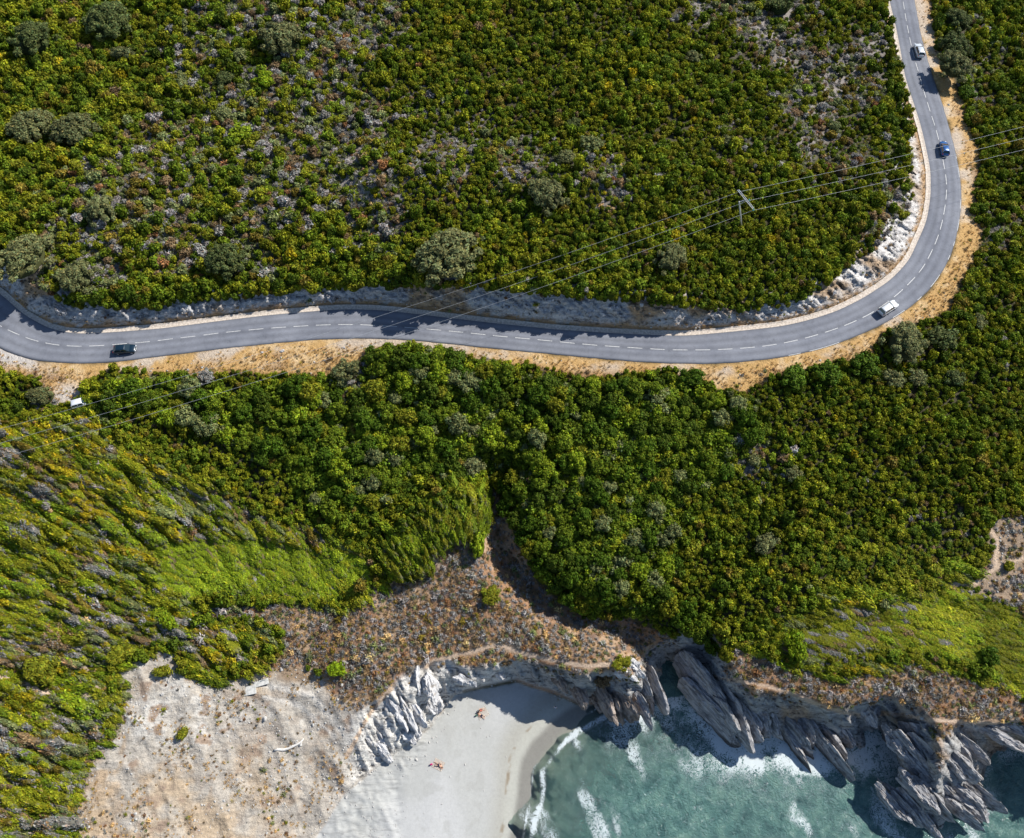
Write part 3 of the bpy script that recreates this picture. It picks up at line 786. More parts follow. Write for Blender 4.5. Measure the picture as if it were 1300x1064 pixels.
def pebble(name, mat):
    bm = bmesh.new(); bmesh.ops.create_icosphere(bm, subdivisions=2, radius=1)
    o = Vector((rng.random() * 50, 0, 0))
    for v in bm.verts:
        v.co *= 1 + .5 * mnoise.noise(v.co * 1.1 + o); v.co.z *= .6
        for ax in (Vector((.8, .5, .3)).normalized(), Vector((-.6, .7, .4)).normalized()):
            d = v.co.dot(ax)
            if d > .62: v.co -= ax * (d - .62)
    me = bpy.data.meshes.new(name); bm.to_mesh(me); bm.free(); me.materials.append(mat); return me

# ------------------------------------------------------------------ ground cover nobody could count
def cover(name, protos, pts, rot, scl, idx, tint):
    lib = bpy.data.collections.new(name + '_forms')
    for i, me in enumerate(protos):
        o = bpy.data.objects.new('%s_form_%02d' % (name, i), me); lib.objects.link(o)
    me = bpy.data.meshes.new(name); n = len(pts)
    me.vertices.add(n); me.vertices.foreach_set('co', pts.astype(np.float32).ravel())
    for an, ty, data in (('rot', 'FLOAT_VECTOR', rot), ('scl', 'FLOAT_VECTOR', scl), ('idx', 'INT', idx), ('tint', 'FLOAT_COLOR', tint)):
        at = me.attributes.new(an, ty, 'POINT')
        at.data.foreach_set({'INT': 'value', 'FLOAT_VECTOR': 'vector', 'FLOAT_COLOR': 'color'}[ty], np.ascontiguousarray(data, dtype=np.int32 if ty == 'INT' else np.float32).ravel())
    o = link(name, me); tag(o, kind='stuff')
    g = bpy.data.node_groups.new(name + '_scatter', 'GeometryNodeTree')
    g.interface.new_socket('Geometry', in_out='INPUT', socket_type='NodeSocketGeometry'); g.interface.new_socket('Geometry', in_out='OUTPUT', socket_type='NodeSocketGeometry')
    gi = g.nodes.new('NodeGroupInput'); go = g.nodes.new('NodeGroupOutput')
    ci = g.nodes.new('GeometryNodeCollectionInfo'); ci.inputs['Collection'].default_value = lib; ci.inputs['Separate Children'].default_value = True; ci.inputs['Reset Children'].default_value = True
    ip = g.nodes.new('GeometryNodeInstanceOnPoints'); ip.inputs['Pick Instance'].default_value = True
    def attr(nm, ty):
        a = g.nodes.new('GeometryNodeInputNamedAttribute'); a.data_type = ty; a.inputs['Name'].default_value = nm
        return next(s for s in a.outputs if s.enabled and s.name == 'Attribute')
    L = g.links.new
    mp = g.nodes.new('GeometryNodeMeshToPoints'); L(gi.outputs[0], mp.inputs['Mesh'])
    L(mp.outputs[0], ip.inputs['Points']); L(ci.outputs[0], ip.inputs['Instance'])
    L(attr('idx', 'INT'), ip.inputs['Instance Index'])
    er = g.nodes.new('FunctionNodeEulerToRotation'); L(attr('rot', 'FLOAT_VECTOR'), er.inputs[0]); L(er.outputs[0], ip.inputs['Rotation'])
    L(attr('scl', 'FLOAT_VECTOR'), ip.inputs['Scale'])
    L(ip.outputs[0], go.inputs[0])
    md = o.modifiers.new('scatter', 'NODES'); md.node_group = g
    return o

def jitter_px(x0, x1, y0, y1, sx, sy, j=.9):
    X, Y = np.meshgrid(np.arange(x0, x1, sx), np.arange(y0, y1, sy))
    X = X + ((np.arange(X.shape[0]) % 2) * sx / 2)[:, None]
    X = X + rng.uniform(-j / 2, j / 2, X.shape) * sx; Y = Y + rng.uniform(-j / 2, j / 2, Y.shape) * sy
    return X.ravel(), Y.ravel()

def two_res(sx, sy, y0=-60, y1=1110, outer=2.6):
    """dense over the frame, coarser (and larger) round it"""
    a = jitter_px(-40, 1340, y0, y1, sx, sy)
    b = jitter_px(-340, 1640, -300, 1380, sx * outer, sy * outer)
    m = ~((b[0] > -40) & (b[0] < 1340) & (b[1] > y0) & (b[1] < y1))
    px = np.r_[a[0], b[0][m]]; py = np.r_[a[1], b[1][m]]
    k = np.r_[np.ones(len(a[0])), np.full(m.sum(), outer * .85)]
    return px, py, k

PAL = dict(green=(.140, .192, .014), yellow=(.245, .262, .016), dark=(.080, .122, .012), brown=(.20, .155, .025), grey=(.27, .26, .235), lav=(.31, .285, .27), heath=(.24, .165, .085),
           sage=(.20, .225, .085), lime=(.21, .275, .016), orange=(.36, .29, .015), olive=(.20, .208, .016), straw=(.58, .39, .17), rust=(.28, .14, .06))
PK = {k: np.array(v) for k, v in PAL.items()}

def pick(n, names, w):
    w = np.array(w, float); w /= w.sum()
    return np.stack([PK[k] for k in names])[rng.choice(len(names), n, p=w)]

def normal_rot(px, py, dirx, diry, tiltk=1.0):
    """euler angles that lay local +x along a world direction on the slope"""
    e = 6.0
    def P(a, b):
        z = terrain(a, b)['z']; x, y = unproj(a, b, z); return np.stack([x, y, z], 1)
    du = P(px + e, py) - P(px - e, py); dv = P(px, py - e) - P(px, py + e)
    n = np.cross(du, dv); n /= np.linalg.norm(n, axis=1)[:, None]
    n = n * tiltk + np.array([0, 0, 1]) * (1 - tiltk); n /= np.linalg.norm(n, axis=1)[:, None]
    d = np.stack([dirx, diry, 0 * dirx], 1); d -= n * (d * n).sum(1)[:, None]; d /= np.linalg.norm(d, axis=1)[:, None]
    b = np.cross(n, d)
    # columns d, b, n -> XYZ euler
    ry = -np.arcsin(np.clip(d[:, 2], -1, 1)); rx = np.arctan2(b[:, 2], n[:, 2]); rz = np.arctan2(d[:, 1], d[:, 0])
    return np.stack([rx, ry, rz], 1)

HEROES = []   # (px, py, r px) of the single trees, so the scrub leaves room

def build_cover():
    out = {}
    # ---------------- maquis
    px, py, k = two_res(5.3, 4.2)
    f = terrain(px, py)
    n = fbm(f['wx'] / 6, f['wy'] / 6, 4, 301); nn = fbm(f['wx'] / 2, f['wy'] / 2, 2, 303)
    e = 8 * n + 5 * nn
    ok = (f['road'] < -5) & (f['shore'] < -10) & (f['garr'] + e * .7 < 0) & (f['sand'] + e < 3) & (f['wind'] + e * .5 < 4) & ((f['fan'] < 0) | (f['fantip'] > 50 + e)) & (f['verge'] + e * .35 < 1.5) & (f['path'] > 4) & (f['rockb'] + e < 4) & (f['olive'] + 2.6 * e < 8)
    top_in = np.interp(px, [-100, 0, 60, 100, 200, 300, 450, 600, 750, 870, 950, 1000, 1060, 1110, 1150, 1180], [52,36,40,36,28,26,26,38,42,36,24,22,40,46,26,14])
    low = ss(120, 230, py); lim = top_in * low + 5 * (1 - low)
    ok &= (f['hill'] < 0) | (f['hill'] > lim + 5 * n)
    ok &= ~((f['cliff'] > .5) & (f['dcw'] < -4))
    dry = f['dry'] + .33 * n + .12 * nn
    thick = ss(0, 10, f['thick'] + e)
    ok &= (rng.random(len(px)) > ss(.6, 1.1, dry) * .25)
    for x, y, r in HEROES:
        ok &= (px - x) ** 2 + ((py - y - r * .25) * 1.15) ** 2 > (r * .72) ** 2
    mg = fbm(f['wx'] / 9, f['wy'] / 9, 3, 305); ok &= rng.random(len(px)) > .30 * ss(.1, .6, mg) * (1 - thick)
    P = np.where(ok)[0]
    px, py, k, n, nn, dry, thick = (a[P] for a in (px, py, k, n, nn, dry, thick)); f = {q: v[P] for q, v in f.items()}
    m = len(px)
    tint = pick(m, ['green', 'yellow', 'dark', 'olive', 'brown'], [.40, .22, .14, .24, .03])
    u = rng.random(m)
    # orange-tipped heather among the green
    hb = ss(-.1, .5, fbm(f['wx'] / 11, f['wy'] / 11, 3, 311) + .15 * ss(900, 600, px)) * .4
    r_ = u < hb * .35; tint[r_] = pick(r_.sum(), ['brown', 'orange', 'yellow', 'heath'], [.35, .15, .5, .12])
    tk = rng.random(m) < thick * .8; tint[tk] = pick(tk.sum(), ['green', 'dark', 'lime', 'yellow', 'sage'], [.5, .3, .16, .1, .1])
    dr = rng.random(m) < ss(.12, .5, dry) * .9
    tint[dr] = pick(dr.sum(), ['grey', 'lav', 'heath', 'sage', 'brown', 'olive', 'rust', 'green'], [.22, .12, .15, .28, .06, .26, .03, .2])
    tint = 1.06 * tint * (1 + .28 * n[:, None] + .1 * nn[:, None]) * rng.uniform(.76, 1.24, (m, 1))
    typ = np.zeros(m, int) + rng.integers(0, 5, m)
    tw = dr & (rng.random(m) < .62); typ[tw] = rng.integers(5, 8, tw.sum())
    z = f['z']; x, y = unproj(px, py, z)
    depth = (H0 - z) / (CT - (CY - py) / FOC * ST)
    s = 3.75 / FOC * depth * k * (1 + thick * .45) * rng.lognormal(0, .30, m) * (1 + .35 * n) * np.where(rng.random(m) < .04 + .10 * ss(560, 420, px) * (py < 400), 1.75, 1.0) * (1 + .22 * ss(560, 400, px) * (py < 400))
    s = np.where(tw, s * .9, s); s = np.minimum(s, 1.5 * np.where(k > 1, 1.3, 1))
    hgt = s * (rng.uniform(1.0, 1.9, m) - .3 * thick) * np.where(tw, .6, 1) * (1 - .25 * (dr & ~tw)) 
    # low scrub hugging the windy right-hand slope
    lowr = ss(900, 1150, px) * ss(640, 720, py); hgt *= 1 - .35 * lowr
    pts = np.stack([x, y, z - .08 * s], 1)
    rot = np.stack([rng.normal(0, .1, m), rng.normal(0, .1, m), rng.uniform(0, 6.28, m)], 1)
    cover('maquis_scrub', out_protos['maquis'], pts, rot, np.stack([s, s, hgt], 1), typ, np.c_[np.clip(tint, .01, .8), np.ones(m)])
    # ---------------- wind-pruned mounds
    px, py, k = two_res(6.8, 5.2, 440, 1110)
    f = terrain(px, py)
    n = fbm(f['wx'] / 6, f['wy'] / 6, 4, 321); nn = fbm(f['wx'] / 2, f['wy'] / 2, 2, 323); big = fbm(f['wx'] / 16, f['wy'] / 16, 3, 325)
    e = 8 * n + 4 * nn
    ow = ss(0, 1, f['olive'] + e)
    inw = ((f['wind'] + e * .6 > -7) & (f['fan'] < -4)) | (f['fan'] > 2) | (f['olive'] + 2.6 * e > -16)
    ok = inw & (f['shore'] < -10) & (f['garr'] + e * .6 < 4) & (f['sand'] + 2.4 * e < 7) & (f['verge'] < -2) & (f['path'] > 3.2) & (f['rockb'] + e < 3) & (f['road'] < -5)
    ok &= rng.random(len(px)) > .40 * ss(.15, .5, big + .4 * n + .3 * ss(770, 860, py)) * (f['wind'] > 0) * (f['bright'] < 0)
    for x, y, r in HEROES: ok &= (px - x) ** 2 + (py - y) ** 2 > (r * .7) ** 2
    P = np.where(ok)[0]; px, py, k, n, nn, big, ow, e = (a[P] for a in (px, py, k, n, nn, big, ow, e)); f = {q: v[P] for q, v in f.items()}
    m = len(px)
    tint = pick(m, ['olive', 'yellow', 'orange', 'lime', 'green', 'sage'], [.3, .3, .08, .14, .22, .1])
    og = rng.random(m) < ss(.1, .5, big + .3 * ss(300, 60, px) - .1) * .5 * (f['wind'] > 0)
    tint[og] = pick(og.sum(), ['orange', 'yellow', 'brown'], [.55, .4, .15])
    gr = rng.random(m) < ss(.1, .45, fbm(f['wx'] / 7, f['wy'] / 4, 3, 331) + .32 * ss(720, 830, py)) * .7 * (f['bright'] < 0) * (f['wind'] > 0) * (f['fan'] < 0)
    tint[gr] = pick(gr.sum(), ['grey', 'heath', 'sage', 'brown', 'lav'], [.35, .2, .25, .15, .1])
    vg = (f['wr'] < -.04) & (rng.random(m) < .5); tint[vg] = pick(vg.sum(), ['dark', 'grey', 'green', 'heath'], [.25, .3, .4, .15])
    br = (f['bright'] + e * 1.4 > 0); tint[br] = pick(br.sum(), ['lime', 'yellow', 'green', 'olive'], [.75, .15, .15, .05]) * 1.1
    fa = f['fan'] > 0; tint[fa] = pick(fa.sum(), ['lime', 'olive', 'green'], [.3, .3, .5])
    ol = (f['olive'] + 2.6 * e > -3) & (f['wind'] < 0); tint[ol] = pick(ol.sum(), ['yellow', 'olive', 'lime', 'green'], [.6, .3, .15, .1]) * (1 + .5 * n[ol, None])
    ogy = ol & (rng.random(m) < f['dry'] * .8); tint[ogy] = pick(ogy.sum(), ['grey', 'heath'], [.6, .4])
    tint = tint * (1 + .3 * n[:, None] + .15 * nn[:, None]) * rng.uniform(.92, 1.28, (m, 1))
    a = wind_dir(px, py) + rng.normal(0, .15, m) + .18 * nn
    z = f['z']
    # photo-frame direction to world direction
    x, y = unproj(px, py, z); x2, y2 = unproj(px + 10 * np.cos(a), py + 10 * np.sin(a), z); L = np.hypot(x2 - x, y2 - y)
    rot = normal_rot(px, py, (x2 - x) / L, (y2 - y) / L, .85)
    s = 1.25 * rng.lognormal(0, .28, m) * k * (1 + .3 * big + .3 * n)
    s = np.where(br | ol, s * .9, s)
    wid = s * rng.uniform(.7, 1.15, m) * np.where(fa, .7, 1.0)
    hg = s * rng.uniform(.6, 1.3, m) * np.where(br, .55, np.where(ol, .5, 1.0)) * np.where(fa, .55, 1)
    sl = s * np.where(fa, 1.3, np.where(br | ol, 1.0, 1.4))
    pts = np.stack([x, y, z - .04], 1)
    tip = np.array([(486,722),(498,728),(511,733),(524,734),(536,731),(545,722),(552,710),(561,701),(571,694),(581,688),(590,684),(599,681),(608,678),(617,674),(622,668)], float)
    RX = []; RY = []; RL = []
    for q in range(21):
        u = min(max(q / 20 + rng.normal(0, .012), 0), .999) * (len(tip) - 1); wq = rng.uniform(.85, 1.9); kq = rng.uniform(-6, 5); i = min(int(u), len(tip) - 2); tx, ty = tip[i] * (1 - (u - i)) + tip[i + 1] * (u - i)
        for j in range(4):
            a_ = float(wind_dir(np.array([tx]), np.array([ty]))[0]) + .04 * rng.normal()
            back = 12 + 15 * j + rng.uniform(-5, 5) * (j + .4) + kq; a_ += rng.normal(0, .05) * j
            RX.append(tx - back * math.cos(a_)); RY.append(ty - back * math.sin(a_)); RL.append(a_)
    RX, RY, RL = map(np.array, (RX, RY, RL)); mr = len(RX)
    zr = terrain(RX, RY)['z']; xr, yr = unproj(RX, RY, zr); xr2, yr2 = unproj(RX + 10 * np.cos(RL), RY + 10 * np.sin(RL), zr); Lr = np.hypot(xr2 - xr, yr2 - yr)
    pts = np.concatenate([pts, np.stack([xr, yr, zr - .1], 1)]); rot = np.concatenate([rot, normal_rot(RX, RY, (xr2 - xr) / Lr, (yr2 - yr) / Lr, .8)])
    sl = np.r_[sl, rng.uniform(1.5, 2.9, mr)]; wid = np.r_[wid, rng.uniform(1.0, 2.1, mr)]; hg = np.r_[hg, rng.uniform(1.7, 2.9, mr)]
    tint = np.concatenate([tint, pick(mr, ['lime', 'olive', 'green'], [.35, .35, .4]) * rng.uniform(.8, 1.15, (mr, 1))]); m += mr
    cover('windswept_scrub', out_protos['wind'], pts, rot, np.stack([sl, wid, hg], 1), rng.integers(0, 4, m), np.c_[np.clip(tint, .01, .8), np.ones(m)])
    # ---------------- cushions of the garrigue, on the road cut, verge and sand edges
    px, py, k = two_res(5.2, 4.4)
    f = terrain(px, py)
    n = fbm(f['wx'] / 5, f['wy'] / 5, 4, 341); nn = fbm(f['wx'] / 2, f['wy'] / 2, 2, 343); e = 8 * n + 4 * nn
    u = rng.random(len(px))
    pg = ((f['garr'] + e * .7 > -3) | ((f['sand'] > -14) & (px < 480) & (px > 290) & (py < 870))) * (f['dcw'] > -9 + 12 * n) * .85 * (1 - .9 * ss(0, 6, f['sand'] + e)) * (1 - .85 * f['cliff'] * f['pale'])
    pg = np.maximum(pg, (f['cliff'] > .3) * (f['dcw'] > -5 + 12 * n) * .5 * (1 - .75 * f['pale']))
    pv = (f['verge'] > 0) * .16 * ss(10, 24, f['do'] + 8 * n) + (f['verge'] > 0) * .30 * ss(.1, .5, n)*ss(8, 20, f['do'])
    pb = f['bank'] * .16 * ss(-.2, .4, n) + .35 * ss(8, 20, f['hill']) * ss(40, 20, f['hill']) * ss(1120, 1150, px) * 0
    ps = (f['sand'] > 0) * (.05 + .4 * ss(.05, .4, n))
    pw = (f['wind'] > 0) * .5 * (f['bright'] < 0) + (f['rockb'] > -4) * .6
    pd = (f['dry'] > .25) * .6 * (f['hill'] > 40)
    pr = np.maximum.reduce([pg, pv, pb, ps, pw, pd])
    ok = (u < pr) & (f['road'] < -5) & (f['shore'] < -5) & (f['path'] > 4.2) & ((f['hill'] < 0) | (f['hill'] > 9)) & ((f['cliff'] < .5) | (f['dcw'] > -16))
    for x, y, r in HEROES: ok &= (px - x) ** 2 + (py - y) ** 2 > (r * .8) ** 2
    P = np.where(ok)[0]; px, py, k, n, nn = (a[P] for a in (px, py, k, n, nn)); f = {q: v[P] for q, v in f.items()}
    m = len(px)
    tint = pick(m, ['lav', 'grey', 'heath', 'sage', 'rust', 'straw', 'brown'], [.30, .24, .2, .12, .06, .06, .06])
    v = (f['verge'] > 0) | (f['bank'] > .3) | (f['sand'] > 0)
    tint[v] = pick(v.sum(), ['straw', 'heath', 'sage', 'rust', 'olive', 'grey'], [.3, .3, .12, .12, .1, .15])
    tint = tint * (1 + .25 * n[:, None]) * rng.uniform(.75, 1.25, (m, 1))
    z = f['z']; x, y = unproj(px, py, z)
    s = rng.lognormal(-1.0, .32, m) * k * (1 + .25 * n) * np.where(f['sand'] > 0, .62, np.where(v, .85, 1.12)); tint = tint * np.where(v, 1.0, 1.18)[:, None]
    pts = np.stack([x, y, z - .03], 1)
    cover('cushion_scrub', out_protos['cushion'], pts, np.stack([0 * x, 0 * x, rng.uniform(0, 6.28, m)], 1), np.stack([s, s, s * rng.uniform(.8, 1.2, m)], 1), rng.integers(0, 4, m), np.c_[np.clip(tint, .01, .8), np.ones(m)])
    # ---------------- dry grass tufts
    px, py, k = two_res(3.6, 3.2, -20, 1080, 4)
    f = terrain(px, py)
    n = fbm(f['wx'] / 4, f['wy'] / 4, 3, 351)
    pr = (f['verge'] > -6) * (.2 + .6 * ss(3, 16, f['do'])) * ss(-.7, .1, n) + (f['garr'] > 0) * .3 + (f['sand'] > 0) * .22 * ss(.0, .3, n) + (f['hill'] > 4) * (f['hill'] < 15) * .5
    ok = (rng.random(len(px)) < pr) & (f['road'] < -3) & (f['shore'] < -4) & ((f['hill'] < 0) | (f['hill'] > 7)) & (f['cliff'] < .4) & (f['path'] > 2.5)
    P = np.where(ok)[0]; px, py, k = (a[P] for a in (px, py, k)); z = f['z'][P]; n = n[P]; m = len(px)
    x, y = unproj(px, py, z)
    tint = pick(m, ['straw', 'heath', 'orange'], [.8, .15, .05]) * rng.uniform(.7, 1.25, (m, 1))
    s = rng.uniform(.18, .38, m) * np.sqrt(k)
    cover('dry_grass', out_protos['tuft'], np.stack([x, y, z], 1), np.stack([0 * x, 0 * x, rng.uniform(0, 6.28, m)], 1), np.stack([s, s, s], 1), rng.integers(0, 3, m), np.c_[np.clip(tint, .01, .8), np.ones(m)])
    # ---------------- loose stones
    px, py, k = two_res(3.4, 3.4, 350, 1110, 4)
    f = terrain(px, py)
    n = fbm(f['wx'] / 5, f['wy'] / 5, 4, 361)
    pr = (f['sand'] > 0) * .30 * ss(-.3, .3, n) + f['bank'] * .22 + (f['verge'] > 0) * .05 + f['cliff'] * .05 + (f['shore'] > -12) * (f['shore'] < 4) * (f['dw'] < 0) * .25 + (f['rockb'] > 0) * .3 + (f['shore'] > 0) * (f['dw'] < -15) * .006
    pr += .5 * np.exp(-(((px - 395) / 40) ** 2 + ((py - 862) / 20) ** 2))
    ok = (rng.random(len(px)) < pr) & (f['road'] < -4) & ((f['hill'] < 0) | (f['hill'] > 9)) & ~((f['shore'] > 0) & (f['dw'] > -10))
    P = np.where(ok)[0]; px, py, k = (a[P] for a in (px, py, k)); z = f['z'][P]; m = len(px)
    x, y = unproj(px, py, z)
    s = rng.lognormal(-2.15, .45, m) * k ** .5; s = np.minimum(s, .5)
    cover('loose_stones', out_protos['stone'], np.stack([x, y, z], 1), rng.uniform(0, 6.28, (m, 3)) * np.array([.1, .1, 1]), np.stack([s, s * rng.uniform(.6, 1, m), s], 1), rng.integers(0, 3, m), np.ones((m, 4)))

out_protos = dict(
    maquis=[crown('maquis_%d' % i, M['leaf_i'], 6 + i % 3, 26, .135, .85, .44, .6, 0, .1, i * 1.3, upright=.15) for i in range(5)] + [twiggy('twigs_%d' % i, M['leaf_i'], 120, .17, .75, i, [.35, .6, .1][i]) for i in range(3)],
    wind=[windform('wind_%d' % i, M['leaf_i'], 330, i, [.1, .25, .4, .2][i]) for i in range(4)],
    cushion=[twiggy('cushion_%d' % i, M['leaf_i'], 70, .22, .8, i, [.1, .25, .45, 0][i]) for i in range(4)],
    tuft=[tuft('tuft_%d' % i, M['leaf_i']) for i in range(3)],
    stone=[pebble('stone_%d' % i, M['stone']) for i in range(3)])

# ------------------------------------------------------------------ single trees and bushes
BIG = [crown('crown_big_%d' % i, M['leaf'], 60 + 8 * i, 80, .036, .74, .185, .88, 0, .12, i * 2.1, upright=.25, gaps=.14, lo=.45, hi=1.5, rag=.22) for i in range(4)]
MID = [crown('crown_mid_%d' % i, M['leaf'], 20 + i % 4, 62, .062, .8, .29, .76, 0, .12, i * 1.7, upright=.15, gaps=.08, lo=.5, hi=1.5, rag=.16) for i in range(6)]
SML = [crown('crown_small_%d' % i, M['leaf'], 9, 60, .085, .85, .42, .6, 0, .1, i * 1.1, upright=.1) for i in range(4)]

def trunk_mesh(seed):
    r = random.Random(seed); bm = bmesh.new()
    add_tube(bm, [(0, 0, -.25), (.02, .01, 0), (.03, -.02, .2), (.0, .03, .42)], [.085, .07, .055, .045], 8)
    for i in range(5):
        a = i * 1.26 + r.random(); q = r.uniform(.35, .55)
        add_tube(bm, [(.01, .0, .22 + .04 * i), (math.cos(a) * q * .5, math.sin(a) * q * .5, .42), (math.cos(a) * q, math.sin(a) * q, .6 + .1 * r.random())], [.035, .024, .012], 6)
    me = bpy.data.meshes.new('trunk'); bm.to_mesh(me); bm.free(); me.materials.append(M['bark']); return me
TRUNKS = [trunk_mesh(i) for i in range(4)]

def plant(name, px, py, rpx, colour, variants, label, cat, group=None, flat=.85, lift=.12, seed=0, xs=1.0, rz=None):
    g0 = spot(px, py, 0)
    depth = (H0 - g0.z) / (CT - (CY - py) / FOC * ST)
    r = rpx / FOC * depth
    p = spot(px, py, r * flat * .55)
    rd = random.Random(seed * 7 + int(px))
    t = empty(name, p, rd.uniform(0, 6.28) if rz is None else rz); t.scale = (r * xs, r / math.sqrt(xs), r * flat)
    tag(t, label, cat, group)
    c = link('crown', variants[rd.randrange(len(variants))], None, t); c.location = (0, 0, lift)
    col = PK[colour] * rd.uniform(.9, 1.12) if isinstance(colour, str) else np.array(colour)
    c.color = (*[float(v) for v in col], 1)
    link('trunk', TRUNKS[rd.randrange(4)], None, t)
    return t

PK['greytree'] = np.array([.165, .175, .070]); PK['greydark'] = np.array([.105, .13, .042]); PK['bright'] = np.array([.20, .28, .012]); PK['deep'] = np.array([.075, .130, .010])
HT = [  # px, py, radius px, colour, size class, label
 (568,327,38,'greytree','B','largest grey-green round tree, on the edge of the rock cut above the shaded road'),
 (30,330,32,'greytree','B','big pale grey-green tree at the left edge above the shaded road bend'),
 (98,352,24,'greytree','B','grey straggly tree just right of the big pale tree at the left edge'),
 (287,332,26,'greydark','B','grey-green round tree on the bank above the road, fourth grey tree from the left edge'),
 (354,50,27,'greytree','B','isolated round grey-green tree in dry scrub near the top of the picture'),
 (139,28,30,'greydark','B','broad dark grey-green tree at the top left, left of the isolated round tree'),
 (42,52,28,'greydark','B','dark grey-green tree in the top left corner casting a deep shadow'),
 (95,167,27,'greytree','B','round grey tree, right one of a pair in the upper left scrub'),
 (40,163,28,'greytree','B','olive-grey tree, left one of a pair in the upper left scrub'),
 (130,268,22,'greytree','B','grey tree beside the bare pale ground left of centre on the hill'),
 (156,68,14,'greytree','M','small pale grey bush below the broad dark tree at the top left'),
 (338,101,15,'bright','M','rounded green bush just below the isolated round tree'),
 (386,92,11,'sage','M','small pale green bush down to the right of the isolated round tree'),
 (304,172,17,'lime','M','bright yellow-green bush alone in the brown scrub of the upper left hill'),
 (286,100,13,'greydark','M','dark grey-green bush left of the rounded green bush in dry scrub'),
 (306,70,12,'sage','M','soft grey-green bush left below the isolated round tree'),
 (268,24,11,'lime','S','small yellow-green bush near the top edge above the dry slope'),
 (284,145,13,'sage','M','dull green low bush above the bright yellow-green bush'),
 (232,103,12,'sage','M','pale sage bush in the scrub between the two top left trees and the isolated tree'),
 (694,247,25,'greytree','B','grey round tree in the middle of the dense green hillside'),
 (728,157,11,'greydark','M','small grey bush in the dense green hillside above the grey round tree'),
 (751,184,15,'sage','M','sage-coloured bush up to the right of the grey round tree'),
 (718,201,13,'greytree','M','grey-leaved bush directly above the grey round tree'),
 (852,328,22,'greytree','B','grey-green tree low on the hillside left below the power pole'),
 (880,73,11,'greytree','M','small grey bush in the green slope far above the power pole'),
 (926,181,11,'greytree','M','grey-green bush a short way above the power pole'),
 (1058,160,10,'sage','S','pale sage bush in brown scrub left of the dark blue car'),
 (992,4,20,'greydark','M','dark bush cut by the top edge left of the road'),
 (1215,28,19,'greydark','B','dark tree by the sandy verge right of the silver car, uppermost of three'),
 (1211,58,20,'greydark','B','dark grey-green tree right of the silver car, middle one of three'),
 (1207,90,22,'greytree','B','tree right of the upper road whose shadow falls on the carriageway'),
 (1229,118,13,'deep','M','dark green bush on the verge just below the tree that shades the upper road'),
 (1148,437,27,'greytree','B','tall grey-green tree below the outer verge beneath the white car'),
 (1197,428,20,'greydark','M','grey-green tree right of the tall one below the outer verge'),
 (1134,481,16,'greytree','M','small grey tree directly below the tall grey-green tree by the verge'),
 (1098,466,20,'deep','M','dark green tree left of the tall grey-green tree by the verge'),
 (1050,474,20,'deep','M','dark green spreading bush at the verge left of the small dark tree'),
 (1008,480,19,'deep','M','dark green bush beside the widest part of the sandy verge'),
 (880,480,18,'deep','M','dark green bush left of the widest part of the sandy verge'),
 (1163,479,14,'greytree','M','grey bush down to the right of the tall grey-green tree'),
 (1213,480,14,'greydark','M','dull grey-green bush alone among bright scrub right of centre'),
 (1244,409,11,'greytree','M','small grey bush by the inner edge of the right-hand scrub below the bend'),
 (1005,601,14,'greytree','M','pale grey bush in the middle of the lower right thicket'),
 (958,584,10,'greytree','S','small silvery bush left of the pale grey bush in the lower right thicket'),
 (972,690,17,'greytree','M','grey-green bush in the lower right scrub above the pale mounds'),
 (600,545,13,'greytree','M','grey bush with bare branches in the middle of the dark thicket below the road'),
 (600,590,16,'greytree','M','grey-green bush in the thicket right above the fan of wind-shaped ridges'),
 (52,502,15,'greytree','M','silvery bush left of the dirt track under the dark hatchback'),
 (262,478,11,'grey','M','pale grey leafless bush on the lower verge right of the dark hatchback'),
 (440,470,17,'greytree','M','pale grey-green bush on the verge left of the dark round thicket edge'),
 (427,850,13,'bright','M','round bright green bush alone on the pale gravel above the driftwood'),
 (206,852,11,'olive','S','small round olive bush alone on the pale sand at the lower left'),
 (232,931,9,'olive','S','small dull bush on the pale sand left of the driftwood log'),
 (131,895,8,'olive','S','little olive bush where the two sandy footpaths meet'),
 (607,692,16,'lime','M','yellow-green upright bush standing alone at the top of the brown heath'),
 (622,756,15,'olive','M','olive bush with brown patches in the middle of the brown heath'),
 (741,770,15,'lime','M','bright lime bush at the edge of the dark gully above the sea rocks'),
 (1012,820,18,'bright','M','rounded bright green bush at the lower rim of the scrub above the cliff path'),
 (1258,833,14,'deep','M','round dark bush alone on the smooth olive slope at the lower right'),
 (1246,712,11,'olive','M','yellow-olive bush encircled by the pale rocks and path on the right'),
 (1281,719,8,'olive','S','small olive bush right of the pale rocky patch on the right'),
 (152,830,18,'olive','M','low olive mound above the pale sand at the lower left'),
 (52,850,24,'olive','M','broad olive mound left of the footpaths at the lower left'),
 (205,778,14,'lime','M','green bush where the small dry gully meets the pale ground'),
 (215,790,11,'bright','S','small green bush just below the one at the mouth of the dry gully'),
 (790,842,12,'olive','M','low olive-brown bush on top of the sea crag right of the beach'),
 (765,862,13,'heath','M','brown-green cushion bush on the crag above the cave by the beach'),
 (468,447,0,'deep','M',''),
]
HT = [h for h in HT if h[2]]
HEROES += [(h[0], h[1], h[2]) for h in HT]
CLS = {'B': (BIG, .78, 'tree'), 'M': (MID, .82, 'bush'), 'S': (SML, .85, 'bush')}

